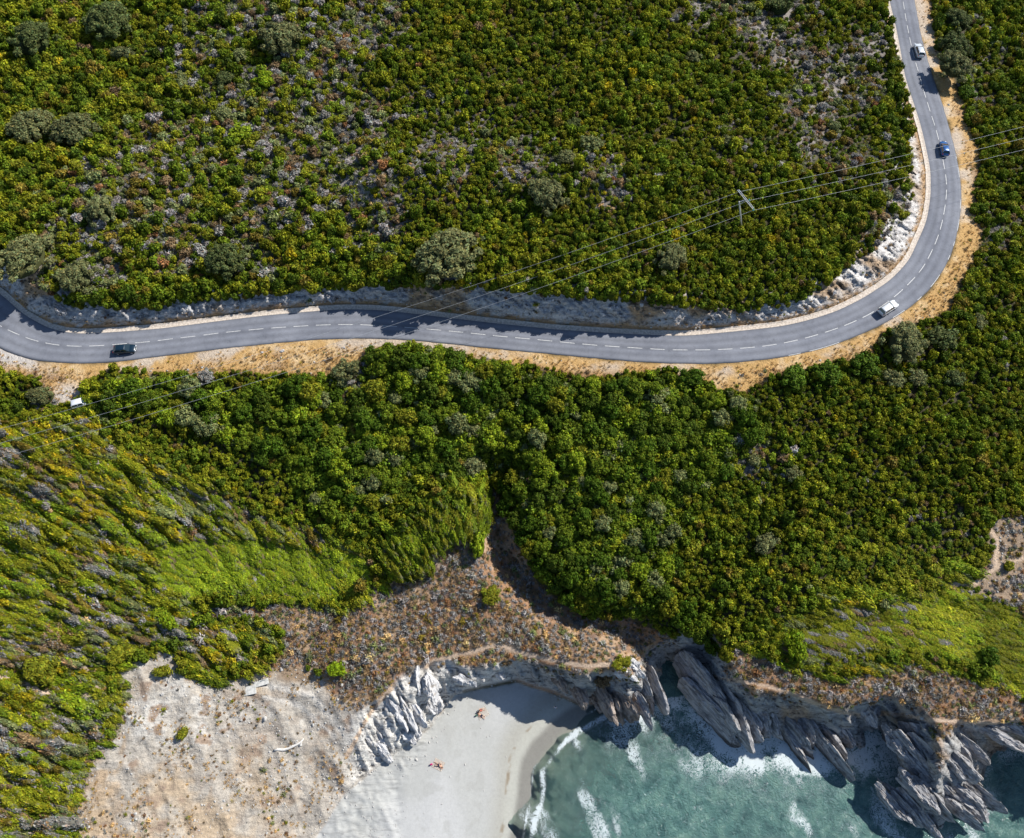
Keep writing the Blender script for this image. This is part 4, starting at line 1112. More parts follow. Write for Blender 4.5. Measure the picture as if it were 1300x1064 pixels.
def build_trees():
    for i, (px, py, r, c, k, lb) in enumerate(HT):
        v, fl, cat = CLS[k]
        if 'tree' in lb.split(',')[0].split(' that ')[0].split(' in ')[0][:48] and cat == 'bush': cat = 'tree'
        if px == 607: plant('bush', px, py, r, c, v, lb, cat, flat=1.3, seed=i, xs=.7, rz=0); continue
        if c in ('olive', 'heath') and r > 11: fl = .55
        plant(cat, px, py, r, c, v, lb, cat, 'single trees and bushes standing out of the scrub', flat=fl, lift=(.75 if px == 1207 else .32) if k == 'B' else .12, seed=i, xs=random.Random(i + 5).uniform(.78, 1.3))
    # taller trees on the rims of the two ravines, which throw the deep shade
    for q, (x, y, r) in enumerate([(640,652,12),(648,640,12),(655,668,13),(664,690,13),(672,704,14),(682,722,13),(692,736,14),(707,750,14),(722,764,14),(738,772,13),(672,672,13),(688,700,13),(705,722,14),(724,742,14),
                                   (850,778,14),(862,792,14),(876,804,14),(890,814,13),(905,826,13),(922,836,12),(872,782,14),(890,796,14),(842,762,14),(640,625,12),(650,612,12)]):
        plant('ravine_tree', x, y - 6, r, ['deep', 'green', 'dark', 'deep', 'olive'][q % 5], MID, 'tall green tree on a ravine rim, shading bare ground at its lower left', 'tree', 'tall trees along the ravine rims', flat=1.6, seed=q)
        HEROES.append((x, y, r * .8))
    # the thicket under the road: about 250 trees nothing tells apart
    X, Y = jitter_px(90, 1000, 440, 800, 23, 18, .8)
    f = terrain(X, Y); n = fbm(f['wx'] / 6, f['wy'] / 6, 3, 401)
    ok = (f['thick'] + 6 * n > 6) & (f['verge'] < -3) & (f['road'] < -10)
    for x, y, r in HEROES: ok &= (X - x) ** 2 + (Y - y) ** 2 > (r + 7) ** 2
    I = np.where(ok)[0]
    if len(I) > 265: I = rng.choice(I, 265, replace=False)
    cols = ['green', 'deep', 'deep', 'green', 'green', 'lime', 'olive', 'dark', 'deep', 'sage']
    for q, i in enumerate(I):
        r = float(rng.uniform(9, 15.5)) * (1.12 if X[i] < 700 and Y[i] < 620 else .95)
        c = cols[rng.integers(0, len(cols))]
        plant('thicket_tree', float(X[i]), float(Y[i]) - 3, r, c, MID, 'leafy green tree packed in the dark thicket between the road and the cove', 'tree', 'green trees of the thicket below the road', flat=1.0 + .4 * rng.random(), seed=q)
        HEROES.append((float(X[i]), float(Y[i]), r * .8))
    return len(I)

# ------------------------------------------------------------------ vehicles
def paint(name, c): return plain(name, c, .28, .5, .15, .8, .03, 1)
GLASS = plain('tinted_glass', (.015, .03, .04), .05, .8, 0, 0, .02); RUBBER = plain('tyre_rubber', (.02, .02, .02), .85); RIM = plain('alloy_rim', (.45, .46, .48), .35, .5, .7)
LAMP = plain('headlight_lens', (.75, .78, .8), .1, .8); TAIL = plain('tail_lamp_lens', (.35, .01, .01), .2, .6); TRIM = plain('black_trim', (.02, .02, .022), .6); PLATE = plain('plate_white', (.7, .7, .66), .5)

def vehicle(name, loc, rz, col, st, cab, roofz, wb, label, cat, rails=False, parts=True):
    t = empty(name, loc, rz); tag(t, label, cat, 'vehicles on and beside the coast road')
    bm = bmesh.new()
    rings = []
    for x, hw, zb, zt in st:
        prof = [(0, zb), (hw * .86, zb), (hw * .97, zb + .1), (hw, zb + (zt - zb) * .5), (hw * .985, zt - .12), (hw * .9, zt - .02), (hw * .5, zt + .02), (0, zt + .03)]
        pts = [(y, z) for y, z in prof] + [(-y, z) for y, z in prof[-2:0:-1]]
        rings.append([bm.verts.new((x, y, z)) for y, z in pts])
    n = len(rings[0])
    for a, b in zip(rings, rings[1:]):
        for k in range(n): bm.faces.new((a[k], a[(k + 1) % n], b[(k + 1) % n], b[k]))
    bm.faces.new(rings[0]); bm.faces.new(rings[-1][::-1])
    # roof: rings of a rounded rectangle
    def rr(z, xr, xf, hw, c=.18):
        P = []
        for cx, cy, a0 in ((xf - c, hw - c, 0), (xr + c, hw - c, 90), (xr + c, -hw + c, 180), (xf - c, -hw + c, 270)):
            for k in range(4):
                a = R(a0 + 30 * k); P.append((cx + c * math.cos(a), cy + c * math.sin(a), z))
        return P
    (z0, r0, f0, h0), (z1, r1, f1, h1) = cab
    prs = [rr(z1 - .035, r1 - .03, f1 + .04, h1 + .015), rr(z1 + .01, r1 + .0, f1 + .0, h1 - .02), rr(roofz, r1 + .18, f1 - .2, h1 - .14)]
    rg = [[bm.verts.new(p) for p in q] for q in prs]
    for a, b in zip(rg, rg[1:]):
        for k in range(16): bm.faces.new((a[k], a[(k + 1) % 16], b[(k + 1) % 16], b[k]))
    bm.faces.new(rg[0][::-1]); bm.faces.new(rg[-1])
    for sx0, sx1 in ((r0, r1), (f0, f1)):
        for s in (-1, 1): add_tube(bm, [(sx0, s * h0, z0 - .05), (sx1, s * (h1 - .01), z1)], [.05, .045], 6)
    for s in (-1, 1):
        xm = (r1 * .45 + f1 * .55); add_tube(bm, [((r0 + f0) / 2 - .1, s * (h0 + .005), z0 - .05), (xm, s * (h1 + .0), z1)], .04, 6)
    body = bm_obj('body', bm, col, t, True)
    def panel(nm, P, th=.02):
        bm = bmesh.new(); vs = [bm.verts.new(p) for p in P]; fc = bm.faces.new(vs); fc.normal_update()
        r = bmesh.ops.extrude_face_region(bm, geom=[fc]); nv = [g for g in r['geom'] if isinstance(g, bmesh.types.BMVert)]
        bmesh.ops.translate(bm, verts=nv, vec=-fc.normal * th)
        return bm_obj(nm, bm, GLASS, t)
    panel('windscreen', [(f0, -h0, z0), (f0, h0, z0), (f1, h1, z1), (f1, -h1, z1)])
    panel('rear_window', [(r0, h0, z0), (r0, -h0, z0), (r1, -h1, z1), (r1, h1, z1)])
    for s in (-1, 1): panel('side_window', [(r0, s * h0, z0), (f0, s * h0, z0), (f1, s * h1, z1), (r1, s * h1, z1)][::s])
    hw = max(s[1] for s in st)
    for xw in wb:
        for s in (-1, 1):
            bm = bmesh.new(); bmesh.ops.create_cone(bm, cap_ends=True, segments=24, radius1=.32, radius2=.32, depth=.22, matrix=Matrix.Translation((xw, s * (hw - .10), .32)) @ Matrix.Rotation(R(90), 4, 'X'))
            bmesh.ops.bevel(bm, geom=[e for e in bm.edges if e.calc_face_angle(0) > 1], offset=.04, segments=2, affect='EDGES')
            w = bm_obj('wheel', bm, RUBBER, t)
            bm = bmesh.new(); bmesh.ops.create_cone(bm, cap_ends=True, segments=16, radius1=.2, radius2=.18, depth=.03, matrix=Matrix.Translation((xw, s * (hw + .02), .32)) @ Matrix.Rotation(R(90), 4, 'X'))
            bm_obj('rim', bm, RIM, w)
    xf, xr = st[-2], st[1]
    for s in (-1, 1):
        bm = bmesh.new(); add_box(bm, (xf[0] - .02, s * xf[1] * .74, xf[3] - .05), (.24, .3, .12), bev=.03); bm_obj('headlight', bm, LAMP, t)
        bm = bmesh.new(); add_box(bm, (xr[0] - .03, s * xr[1] * .84, xr[3] - .12), (.1, .2, .22), bev=.03); bm_obj('tail_light', bm, TAIL, t)
        bm = bmesh.new(); add_box(bm, (f0 - .35, s * (hw + .09), z0 + .08), (.12, .2, .13), bev=.04); bm_obj('side_mirror', bm, col, t)
    for x, c in ((st[0][0] - .012, 1), (st[-1][0] + .012, 1)):
        bm = bmesh.new(); add_box(bm, (x, 0, .48), (.02, .5, .11)); bm_obj('number_plate', bm, PLATE, t)
    bm = bmesh.new(); add_box(bm, (st[-1][0] - .01, 0, .62 if roofz < 1.6 else .7), (.05, st[-1][1] * 1.3, .12), bev=.02); bm_obj('grille', bm, TRIM, t)
    if rails:
        for s in (-1, 1):
            bm = bmesh.new(); add_tube(bm, [(r1 + .2, s * (h1 - .12), roofz - .02), (r1 + .3, s * (h1 - .12), roofz + .05), (f1 - .35, s * (h1 - .12), roofz + .05), (f1 - .25, s * (h1 - .12), roofz - .02)], .025, 6); bm_obj('roof_rail', bm, TRIM, t)
    return t

HATCH = [(-2.12, .62, .42, .78), (-2.0, .80, .28, .96), (-1.6, .87, .22, 1.0), (-.6, .885, .2, .99), (.8, .885, .2, .97), (1.3, .87, .22, .92), (1.8, .82, .25, .80), (2.04, .70, .32, .66), (2.12, .5, .38, .56)]
SUV = [(-2.2, .66, .45, .95), (-2.1, .84, .32, 1.08), (-1.6, .90, .28, 1.12), (.8, .91, .28, 1.1), (1.35, .90, .28, 1.05), (1.9, .85, .30, .96), (2.15, .74, .36, .80), (2.24, .55, .42, .66)]
VAN = [(-1.75, .74, .45, 1.05), (-1.7, .84, .30, 1.15), (-1.2, .88, .25, 1.18), (.8, .88, .25, 1.15), (1.3, .86, .26, 1.02), (1.65, .78, .3, .85), (1.78, .6, .38, .7)]

def road_pose(px, py, dpx, dpy, h=.5, z=.03):
    x, y = unproj(px, py, z + h); x2, y2 = unproj(px + dpx, py + dpy, z + h)
    return Vector((float(x), float(y), z)), math.atan2(float(y2 - y), float(x2 - x))

def build_vehicles():
    p, a = road_pose(158, 443, 30, -2.5, .7)
    vehicle('hatchback_car', p, a, paint('black_blue_paint', (.006, .022, .04)), HATCH, ((.97, -1.95, 1.05, .80), (1.38, -1.45, .25, .63)), 1.46, (-1.3, 1.32), 'dark blue-black hatchback driving right on the straight road at the left', 'car')
    p, a = road_pose(1128, 390.5, 26, -17, .8)
    vehicle('estate_car', p, a, paint('white_paint', (.72, .74, .76)), SUV, ((1.09, -2.1, 1.0, .84), (1.56, -1.85, .35, .66)), 1.65, (-1.35, 1.4), 'white long-roofed car with black rails rounding the bend at the right', 'car', rails=True)
    p, a = road_pose(1199, 188, -4.5, -26, .7)
    vehicle('small_car', p, a, paint('blue_paint', (.006, .08, .27)), HATCH, ((.97, -1.95, 1.05, .80), (1.4, -1.55, .15, .64)), 1.48, (-1.3, 1.32), 'bright blue car driving up the road under the power lines', 'car')
    p, a = road_pose(1167, 64, -7, -24, .7)
    vehicle('compact_car', p, a, paint('silver_paint', (.62, .65, .68)), SUV, ((1.07, -2.08, 1.05, .83), (1.5, -1.7, .3, .66)), 1.58, (-1.35, 1.4), 'silver car nearest the top of the picture, just above the tree shadow', 'car')
    b = spot(100, 510, 1.2); x2, y2 = unproj(120, 504.5, b.z + 1.2); x1, y1 = unproj(100, 510, b.z + 1.2)
    vehicle('parked_van', b, math.atan2(float(y2 - y1), float(x2 - x1)), paint('van_white_paint', (.78, .80, .82)), VAN, ((1.16, -1.68, 1.15, .82), (1.62, -1.6, .6, .72)), 1.78, (-1.1, 1.15), 'small white van parked at the end of the dirt track, half hidden by scrub', 'van').scale = (.86,) * 3

# ------------------------------------------------------------------ power line
def build_power():
    b = spot(942, 287, 0)
    hz = 9.0
    x, y = unproj(938, 257, b.z + hz); top = Vector((float(x), float(y), b.z + hz))
    arm_c = []
    for px, py in ((936.8, 241), (946.6, 253), (956.4, 265)):
        x, y = unproj(px, py, b.z + hz + .35); arm_c.append(Vector((float(x), float(y), b.z + hz + .35)))
    t = empty('power_pole', b); tag(t, 'pale leaning electricity pole with a lattice crossarm standing alone in the green hillside', 'power pole')
    bm = bmesh.new(); add_tube(bm, [Vector((0, 0, -.6)), (top - b) * .5, top - b + Vector((0, 0, .2))], [.20, .16, .12], 12); bm_obj('mast', bm, M['pole'], t, True)
    A, Cc, B = [v - b for v in arm_c]; d = (B - A).normalized(); nrm = Vector((0, 0, 1)).cross(d)
    bm = bmesh.new()
    for s in (-.17, .17): add_tube(bm, [A + nrm * s, B + nrm * s], .055, 6)
    L = (B - A).length; n = 14
    for i in range(n):
        s0 = .17 if i % 2 else -.17
        add_tube(bm, [A + d * (L * i / n) + nrm * s0, A + d * (L * (i + 1) / n) - nrm * s0], .03, 5)
    bm_obj('crossarm', bm, M['metal'], t)
    bm = bmesh.new(); add_tube(bm, [top - b + Vector((0, 0, .0)), Cc - Vector((0, 0, .05))], .07, 6); add_tube(bm, [(top - b) * .88, Cc - Vector((0, 0, .05))], .05, 6); bm_obj('bracket', bm, M['metal'], t)
    ends = []
    for px, py in ((938.5, 243.5), (951, 254.5), (956.2, 267)):
        x, y = unproj(px, py, b.z + hz + .0); ends.append(Vector((float(x), float(y), b.z + hz)))
    for e in ends:
        bm = bmesh.new(); q = e - b
        for k in range(3):
            bmesh.ops.create_cone(bm, cap_ends=True, segments=12, radius1=.16, radius2=.07, depth=.12, matrix=Matrix.Translation(q + Vector((0, 0, .06 + .12 * k))))
        bm_obj('insulator', bm, M['glassins'], t)
    def target(px, py, z):
        x, y = unproj(px, py, z); return Vector((float(x), float(y), z))
    left = [target(-105, 573, 3.5), target(-92, 588, 3.5), target(-80, 604, 3.5)]
    right = [target(1565, 90, 7.0), target(1570, 104, 7.0), target(1575, 118, 7.0)]
    words = ['upper of the three thin cables crossing the hillside and road', 'middle of the three thin cables crossing the hillside and road', 'lowest of the three thin cables crossing the hillside and road']
    for e, l, r, w in zip(ends, left, right, words):
        pts = []
        for (p, q, sag) in ((l, e, 3.4), (e, r, 1.6)):
            for i in range(41):
                u = i / 40
                if pts and i == 0: continue
                v = p.lerp(q, u); v.z -= sag * 4 * u * (1 - u); pts.append(v)
        bm = bmesh.new(); add_tube(bm, pts, .021, 5)
        o = bm_obj('power_cable', bm, M['cable']); tag(o, w, 'cable', 'power cables on the pole')

# ------------------------------------------------------------------ people
def mk(name, c, r=.7): return plain(name, c, r, .3, 0, 0, .06, 5)
SKIN = mk('sunlit_skin', (.58, .33, .22)); HAIR = mk('dark_hair', (.03, .02, .015), .6); WHITE = mk('white_cotton', (.75, .76, .8)); NAVY = mk('navy_cloth', (.02, .025, .06)); PINK = mk('magenta_cloth', (.55, .02, .16)); CREAM = mk('cream_towel_cloth', (.80, .74, .66)); BLUE = mk('pale_blue_cloth', (.35, .45, .7))

def person(loc, rz, J, label, cloth, group=None, tilt=None):
    """J: joint positions. One continuous skinned body with five fingers on each hand."""
    t = empty('person', loc, rz); tag(t, label, 'person', group)
    V = []; E = []; Rr = []
    def add(p, r, par=None):
        V.append(Vector(p)); Rr.append(r); i = len(V) - 1
        if par is not None: E.append((par, i))
        return i
    pel = add(J['pelvis'], .13); sp = add((Vector(J['pelvis']) + Vector(J['chest'])) / 2, .12, pel); ch = add(J['chest'], .145, sp); nk = add(J['neck'], .055, ch)
    hd = Vector(J['head']); up = (hd - Vector(J['neck'])).normalized()
    h0 = add(hd - up * .05, .07, nk); h1 = add(hd + up * .05, .095, h0); add(hd + up * .12, .06, h1)
    fwd = Vector(J.get('face', (1, 0, 0)))
    for s, sd in ((1, 'l'), (-1, 'r')):
        shd = add(J['sh' + sd], .065, ch); el = add(J['el' + sd], .043, shd); wr = add(J['wr' + sd], .028, el)
        d = (Vector(J['wr' + sd]) - Vector(J['el' + sd])).normalized(); side = d.cross(Vector((.1, .3, 1))).normalized()
        pm = add(Vector(J['wr' + sd]) + d * .07, .034, wr)
        for k, (off, ln) in enumerate(((-.030, .07), (-.010, .082), (.010, .078), (.030, .06))):
            a = add(V[pm] + side * off + d * .045, .010, pm); b_ = add(V[a] + d * ln * .6 + Vector((0, 0, -.006)), .009, a); add(V[b_] + d * ln * .5 + Vector((0, 0, -.014)), .007, b_)
        a = add(V[wr] + side * -.045 + d * .04, .011, wr); add(V[a] + side * -.02 + d * .04, .009, a)
        hp = add(J['hp' + sd], .09, pel); kn = add(J['kn' + sd], .06, hp); an = add(J['an' + sd], .038, kn); ft = add(J['ft' + sd], .035, an)
    me = bpy.data.meshes.new('body'); me.from_pydata(V, E, [])
    o = link('body', me, SKIN, t)
    md = o.modifiers.new('skin', 'SKIN'); md.use_smooth_shade = True
    for i, sv in enumerate(me.skin_vertices[0].data): sv.radius = (Rr[i], Rr[i]); sv.use_root = (i == 0)
    o.modifiers.new('sub', 'SUBSURF').levels = 1; o.modifiers['sub'].render_levels = 2
    # face: nose, eyes, ears and mouth; hair as a cap
    bm = bmesh.new(); f = (fwd - up * fwd.dot(up)).normalized(); sdv = up.cross(f)
    bmesh.ops.create_icosphere(bm, subdivisions=1, radius=.018, matrix=Matrix.Translation(hd + f * .10 + up * .03)); bm_obj('nose', bm, SKIN, t, True)
    for s in (-1, 1):
        bm = bmesh.new(); bmesh.ops.create_icosphere(bm, subdivisions=1, radius=.012, matrix=Matrix.Translation(hd + f * .092 + up * .055 + sdv * .032 * s)); bm_obj('eye', bm, HAIR, t, True)
        bm = bmesh.new(); bmesh.ops.create_icosphere(bm, subdivisions=1, radius=.022, matrix=Matrix.Translation(hd + up * .04 + sdv * .098 * s)); bm_obj('ear', bm, SKIN, t, True)
    bm = bmesh.new(); add_box(bm, hd + f * .092 + up * -.012, (.012, .05, .01)); bm_obj('mouth', bm, PINK, t)
    bm = bmesh.new(); bmesh.ops.create_icosphere(bm, subdivisions=3, radius=.118)
    bmesh.ops.delete(bm, geom=[v for v in bm.verts if v.co.dot(f) > .05 and v.co.dot(up) < .05 or v.co.dot(up) < -.06], context='VERTS')
    bmesh.ops.translate(bm, verts=bm.verts, vec=hd + up * .05 - f * .012); bm_obj('hair', bm, HAIR, t, True)
    # clothing sleeves round the body
    for nm, chain, rad, m in cloth(J):
        bm = bmesh.new(); add_tube(bm, chain, rad, 14); bm_obj(nm, bm, m, t, True)
    return t

def build_people():
    stand = dict(pelvis=(0, 0, .93), chest=(.01, 0, 1.28), neck=(.02, 0, 1.47), head=(.05, 0, 1.60), face=(1, 0, 0), shl=(0, .19, 1.40), ell=(-.05, .26, 1.13), wrl=(.08, .27, .90), shr=(0, -.19, 1.40), elr=(.06, -.25, 1.13), wrr=(.17, -.2, .92),
                 hpl=(0, .09, .88), knl=(.10, .10, .49), anl=(.02, .10, .08), ftl=(.17, .12, .04), hpr=(0, -.09, .88), knr=(-.02, -.10, .48), anr=(-.14, -.10, .09), ftr=(0.0, -.12, .04))
    def c1(J): return [('shirt', [(0, 0, .86), (0, 0, 1.05), (.01, 0, 1.3), (.01, 0, 1.44)], [.165, .155, .20, .12], WHITE), ('sleeve', [J['shl'], Vector(J['shl']).lerp(Vector(J['ell']), .7)], [.085, .07], WHITE), ('sleeve', [J['shr'], Vector(J['shr']).lerp(Vector(J['elr']), .7)], [.085, .07], WHITE),
                      ('trouser_leg', [J['hpl'], J['knl'], J['anl']], [.11, .08, .06], BLUE), ('trouser_leg', [J['hpr'], J['knr'], J['anr']], [.11, .08, .06], BLUE)]
    person(spot(704.6, 898.5), R(250), stand, 'person in white shirt and blue trousers walking at the edge of the cliff shadow', c1)
    lie = dict(pelvis=(0, 0, .15), chest=(.36, .02, .17), neck=(.54, .02, .16), head=(.67, .03, .17), face=(0, 0, 1), shl=(.45, .20, .16), ell=(.25, .38, .12), wrl=(.02, .36, .1), shr=(.46, -.17, .16), elr=(.66, -.32, .12), wrr=(.84, -.18, .1),
               hpl=(-.05, .1, .14), knl=(-.46, .16, .16), anl=(-.88, .16, .09), ftl=(-.98, .20, .17), hpr=(-.05, -.09, .14), knr=(-.40, -.16, .42), anr=(-.62, -.15, .09), ftr=(-.76, -.16, .06))
    def c2(m):
        def f(J): return [('swim_shorts', [Vector(J['pelvis']) + Vector((.1, 0, 0)), J['pelvis'], Vector(J['pelvis']) - Vector((.12, 0, 0))], [.145, .165, .16], m), ('short_leg', [J['hpl'], Vector(J['hpl']).lerp(Vector(J['knl']), .5)], [.11, .09], m), ('short_leg', [J['hpr'], Vector(J['hpr']).lerp(Vector(J['knr']), .5)], [.11, .09], m)]
        return f
    sit = dict(pelvis=(0, 0, .15), chest=(-.10, 0, .47), neck=(-.10, 0, .66), head=(-.07, 0, .79), face=(1, 0, -.1), shl=(-.12, .19, .60), ell=(.05, .30, .40), wrl=(.26, .26, .42), shr=(-.12, -.19, .60), elr=(-.30, -.28, .36), wrr=(-.40, -.26, .12),
               hpl=(.05, .1, .14), knl=(.42, .15, .42), anl=(.66, .12, .09), ftl=(.82, .14, .05), hpr=(.05, -.1, .14), knr=(.48, -.12, .18), anr=(.88, -.16, .09), ftr=(1.0, -.17, .16))
    def towel(p, rz, lb, w=1.7, l=2.0, m=CREAM):
        bm = bmesh.new(); n = 12
        V = [[bm.verts.new(((i / n - .5) * l, (j / n - .5) * w, .035 + .02 * mnoise.noise(Vector((i * .6 + p.x, j * .6, 0))))) for j in range(n + 1)] for i in range(n + 1)]
        for i in range(n):
            for j in range(n): bm.faces.new((V[i][j], V[i + 1][j], V[i + 1][j + 1], V[i][j + 1]))
        bmesh.ops.solidify(bm, geom=bm.faces[:], thickness=.02)
        o = bm_obj('beach_towel', bm, m, None, True); o.location = p; o.rotation_euler.z = rz; tag(o, lb, 'towel')
    def bag(p, m, lb):
        t = empty('beach_bag', p, .4); tag(t, lb, 'bag')
        bm = bmesh.new(); add_box(bm, (0, 0, .18), (.45, .28, .36), bev=.09); bm_obj('bag_body', bm, m, t, True)
        bm = bmesh.new(); add_tube(bm, [(-.12, 0, .33), (-.1, 0, .5), (.1, 0, .5), (.12, 0, .33)], .015, 6); bm_obj('strap', bm, NAVY, t)
    p = spot(612, 905); towel(p, R(30), 'cream beach towel spread under two sunbathers in the middle of the sand', 1.9, 2.1)
    person(p + Vector((-.15, -.45, .03)), R(150), lie, 'person in dark shorts lying on the cream towel in the middle of the beach', c2(NAVY))
    person(p + Vector((-.35, .35, .03)), R(20), sit, 'person in red shorts sitting upright at the left side of the cream towel mid-beach', c2(mk('red_cloth', (.5, .06, .04))))
    bag(p + Vector((-1.05, -.5, .02)), mk('green_canvas', (.05, .12, .08)), 'small dark green bag left of the cream towel mid-beach')
    p = spot(556.5, 971); towel(p, R(-25), 'pale towel on the sand at the lower left of the beach beside a magenta bag', 1.6, 1.9, mk('pale_towel_cloth', (.82, .72, .62)))
    person(p + Vector((.1, -.1, .03)), R(-25), lie, 'person in dark shorts lying on the pale towel near the magenta bag', c2(NAVY))
    bag(p + Vector((-1.25, .05, .02)), PINK, 'magenta bag on the sand at the left of the pale towel')

# ------------------------------------------------------------------ rocks, driftwood, slabs
def ico(sub):
    bm = bmesh.new(); bmesh.ops.create_icosphere(bm, subdivisions=sub, radius=1)
    V = np.array([v.co[:] for v in bm.verts]); Fc = np.array([[v.index for v in f.verts] for f in bm.faces]); bm.free(); return V, Fc
ICO5 = ico(6)

def slab_mesh(V, L, W, Hh, seed, sharp=1.0):
    V = np.sign(V) * np.abs(V) ** np.array([.8, .7, .7])
    rr_ = np.random.default_rng(seed)
    for _ in range(16):
        pn = rr_.normal(size=3) * np.array([.7, 1.1, .9]); pn /= np.linalg.norm(pn); dd_ = rr_.uniform(.55, .88)
        V = V - np.maximum(V @ pn - dd_, 0)[:, None] * pn
    P = V * np.array([L / 2, W / 2, Hh / 2]) * 1.15
    o = seed * 13.7
    P[:, 1] += .35 * P[:, 2]
    w_ = P[:, 1]
    tpr = 1 - .35 * np.clip(P[:, 0] / L + .1, 0, 1) - .25 * np.clip(P[:, 2] / Hh, 0, 1)
    P[:, 1] *= tpr
    bed = ridged(w_ / (.55 + .12 * W) + o, P[:, 0] / 4 + P[:, 2] / 5, 5, seed, .65) - .6
    q = P[:, 0] / 1.6 + .5 * fbm(P[:, 0] / 2 + o, w_ / 1.2, 2, seed + 1); step = np.floor(q) + ss(.75, 1, q - np.floor(q))
    brk = (_h(np.floor(q), np.floor(w_ / .8 + o), seed) - .5)
    big = fbm(P[:, 0] / (L * .25) + o, (w_ + P[:, 2]) / (W * .6), 3, seed + 3)
    fine = fbm(P[:, 0] / .35 + o, w_ / .16, 3, seed + 5)
    n = V / (np.linalg.norm(V, axis=1)[:, None] + 1e-9)
    P = P + n * sharp * (bed * .26 * min(W, 2.6) + big * .13 * W + fine * .15 + brk * .36)[:, None]
    P[:, 2] -= (P[:, 0] / L) * .30 * Hh        # dips seaward
    return P

ICO4 = ico(5)

def outcrop(px, py, L, W, Hh, deg, mat, label, seed, lift=.1, cat='rock'):
    """A crag: several parallel tilted beds of schist grown together, kept as one mesh."""
    rd = random.Random(seed * 31)
    nb = 1 if cat != 'rock' or W < 2.6 else max(2, int(W / 1.25))
    PV = []; FV = []; o = 0
    V, Fc = ICO5 if nb == 1 else ICO4
    for i in range(nb):
        u = (i + .5) / nb - .5
        l_ = L * rd.uniform(.6, 1.0); w_ = (W / nb) * rd.uniform(1.1, 1.7) if nb > 1 else W; h_ = Hh * rd.uniform(.65, 1.05) * (1 - .5 * abs(u))
        P = slab_mesh(V.copy(), l_, w_, h_, seed * 10 + i)
        a = rd.uniform(-.10, .10); c, sn = math.cos(a), math.sin(a)
        P[:, :2] = P[:, :2] @ np.array([[c, sn], [-sn, c]])
        P += np.array([rd.uniform(-.2, .2) * L, u * W, rd.uniform(-.15, .1) * Hh])
        PV.append(P); FV.append(Fc + o); o += len(P)
    P = np.concatenate(PV); Fc = np.concatenate(FV)
    me = np_mesh('rock', P, Fc, False)
    b = spot(px, py, Hh * .3)
    x0, y0 = unproj(px, py, b.z); x1, y1 = unproj(px + 10 * math.cos(R(deg)), py + 10 * math.sin(R(deg)), b.z)
    ob = link('sea_rock' if cat == 'rock' else 'boulder', me, mat); ob.location = b + Vector((0, 0, lift * Hh)); ob.rotation_euler = (0, 0, math.atan2(float(y1 - y0), float(x1 - x0)))
    tag(ob, label, cat, 'rocks along the shore')
    return ob

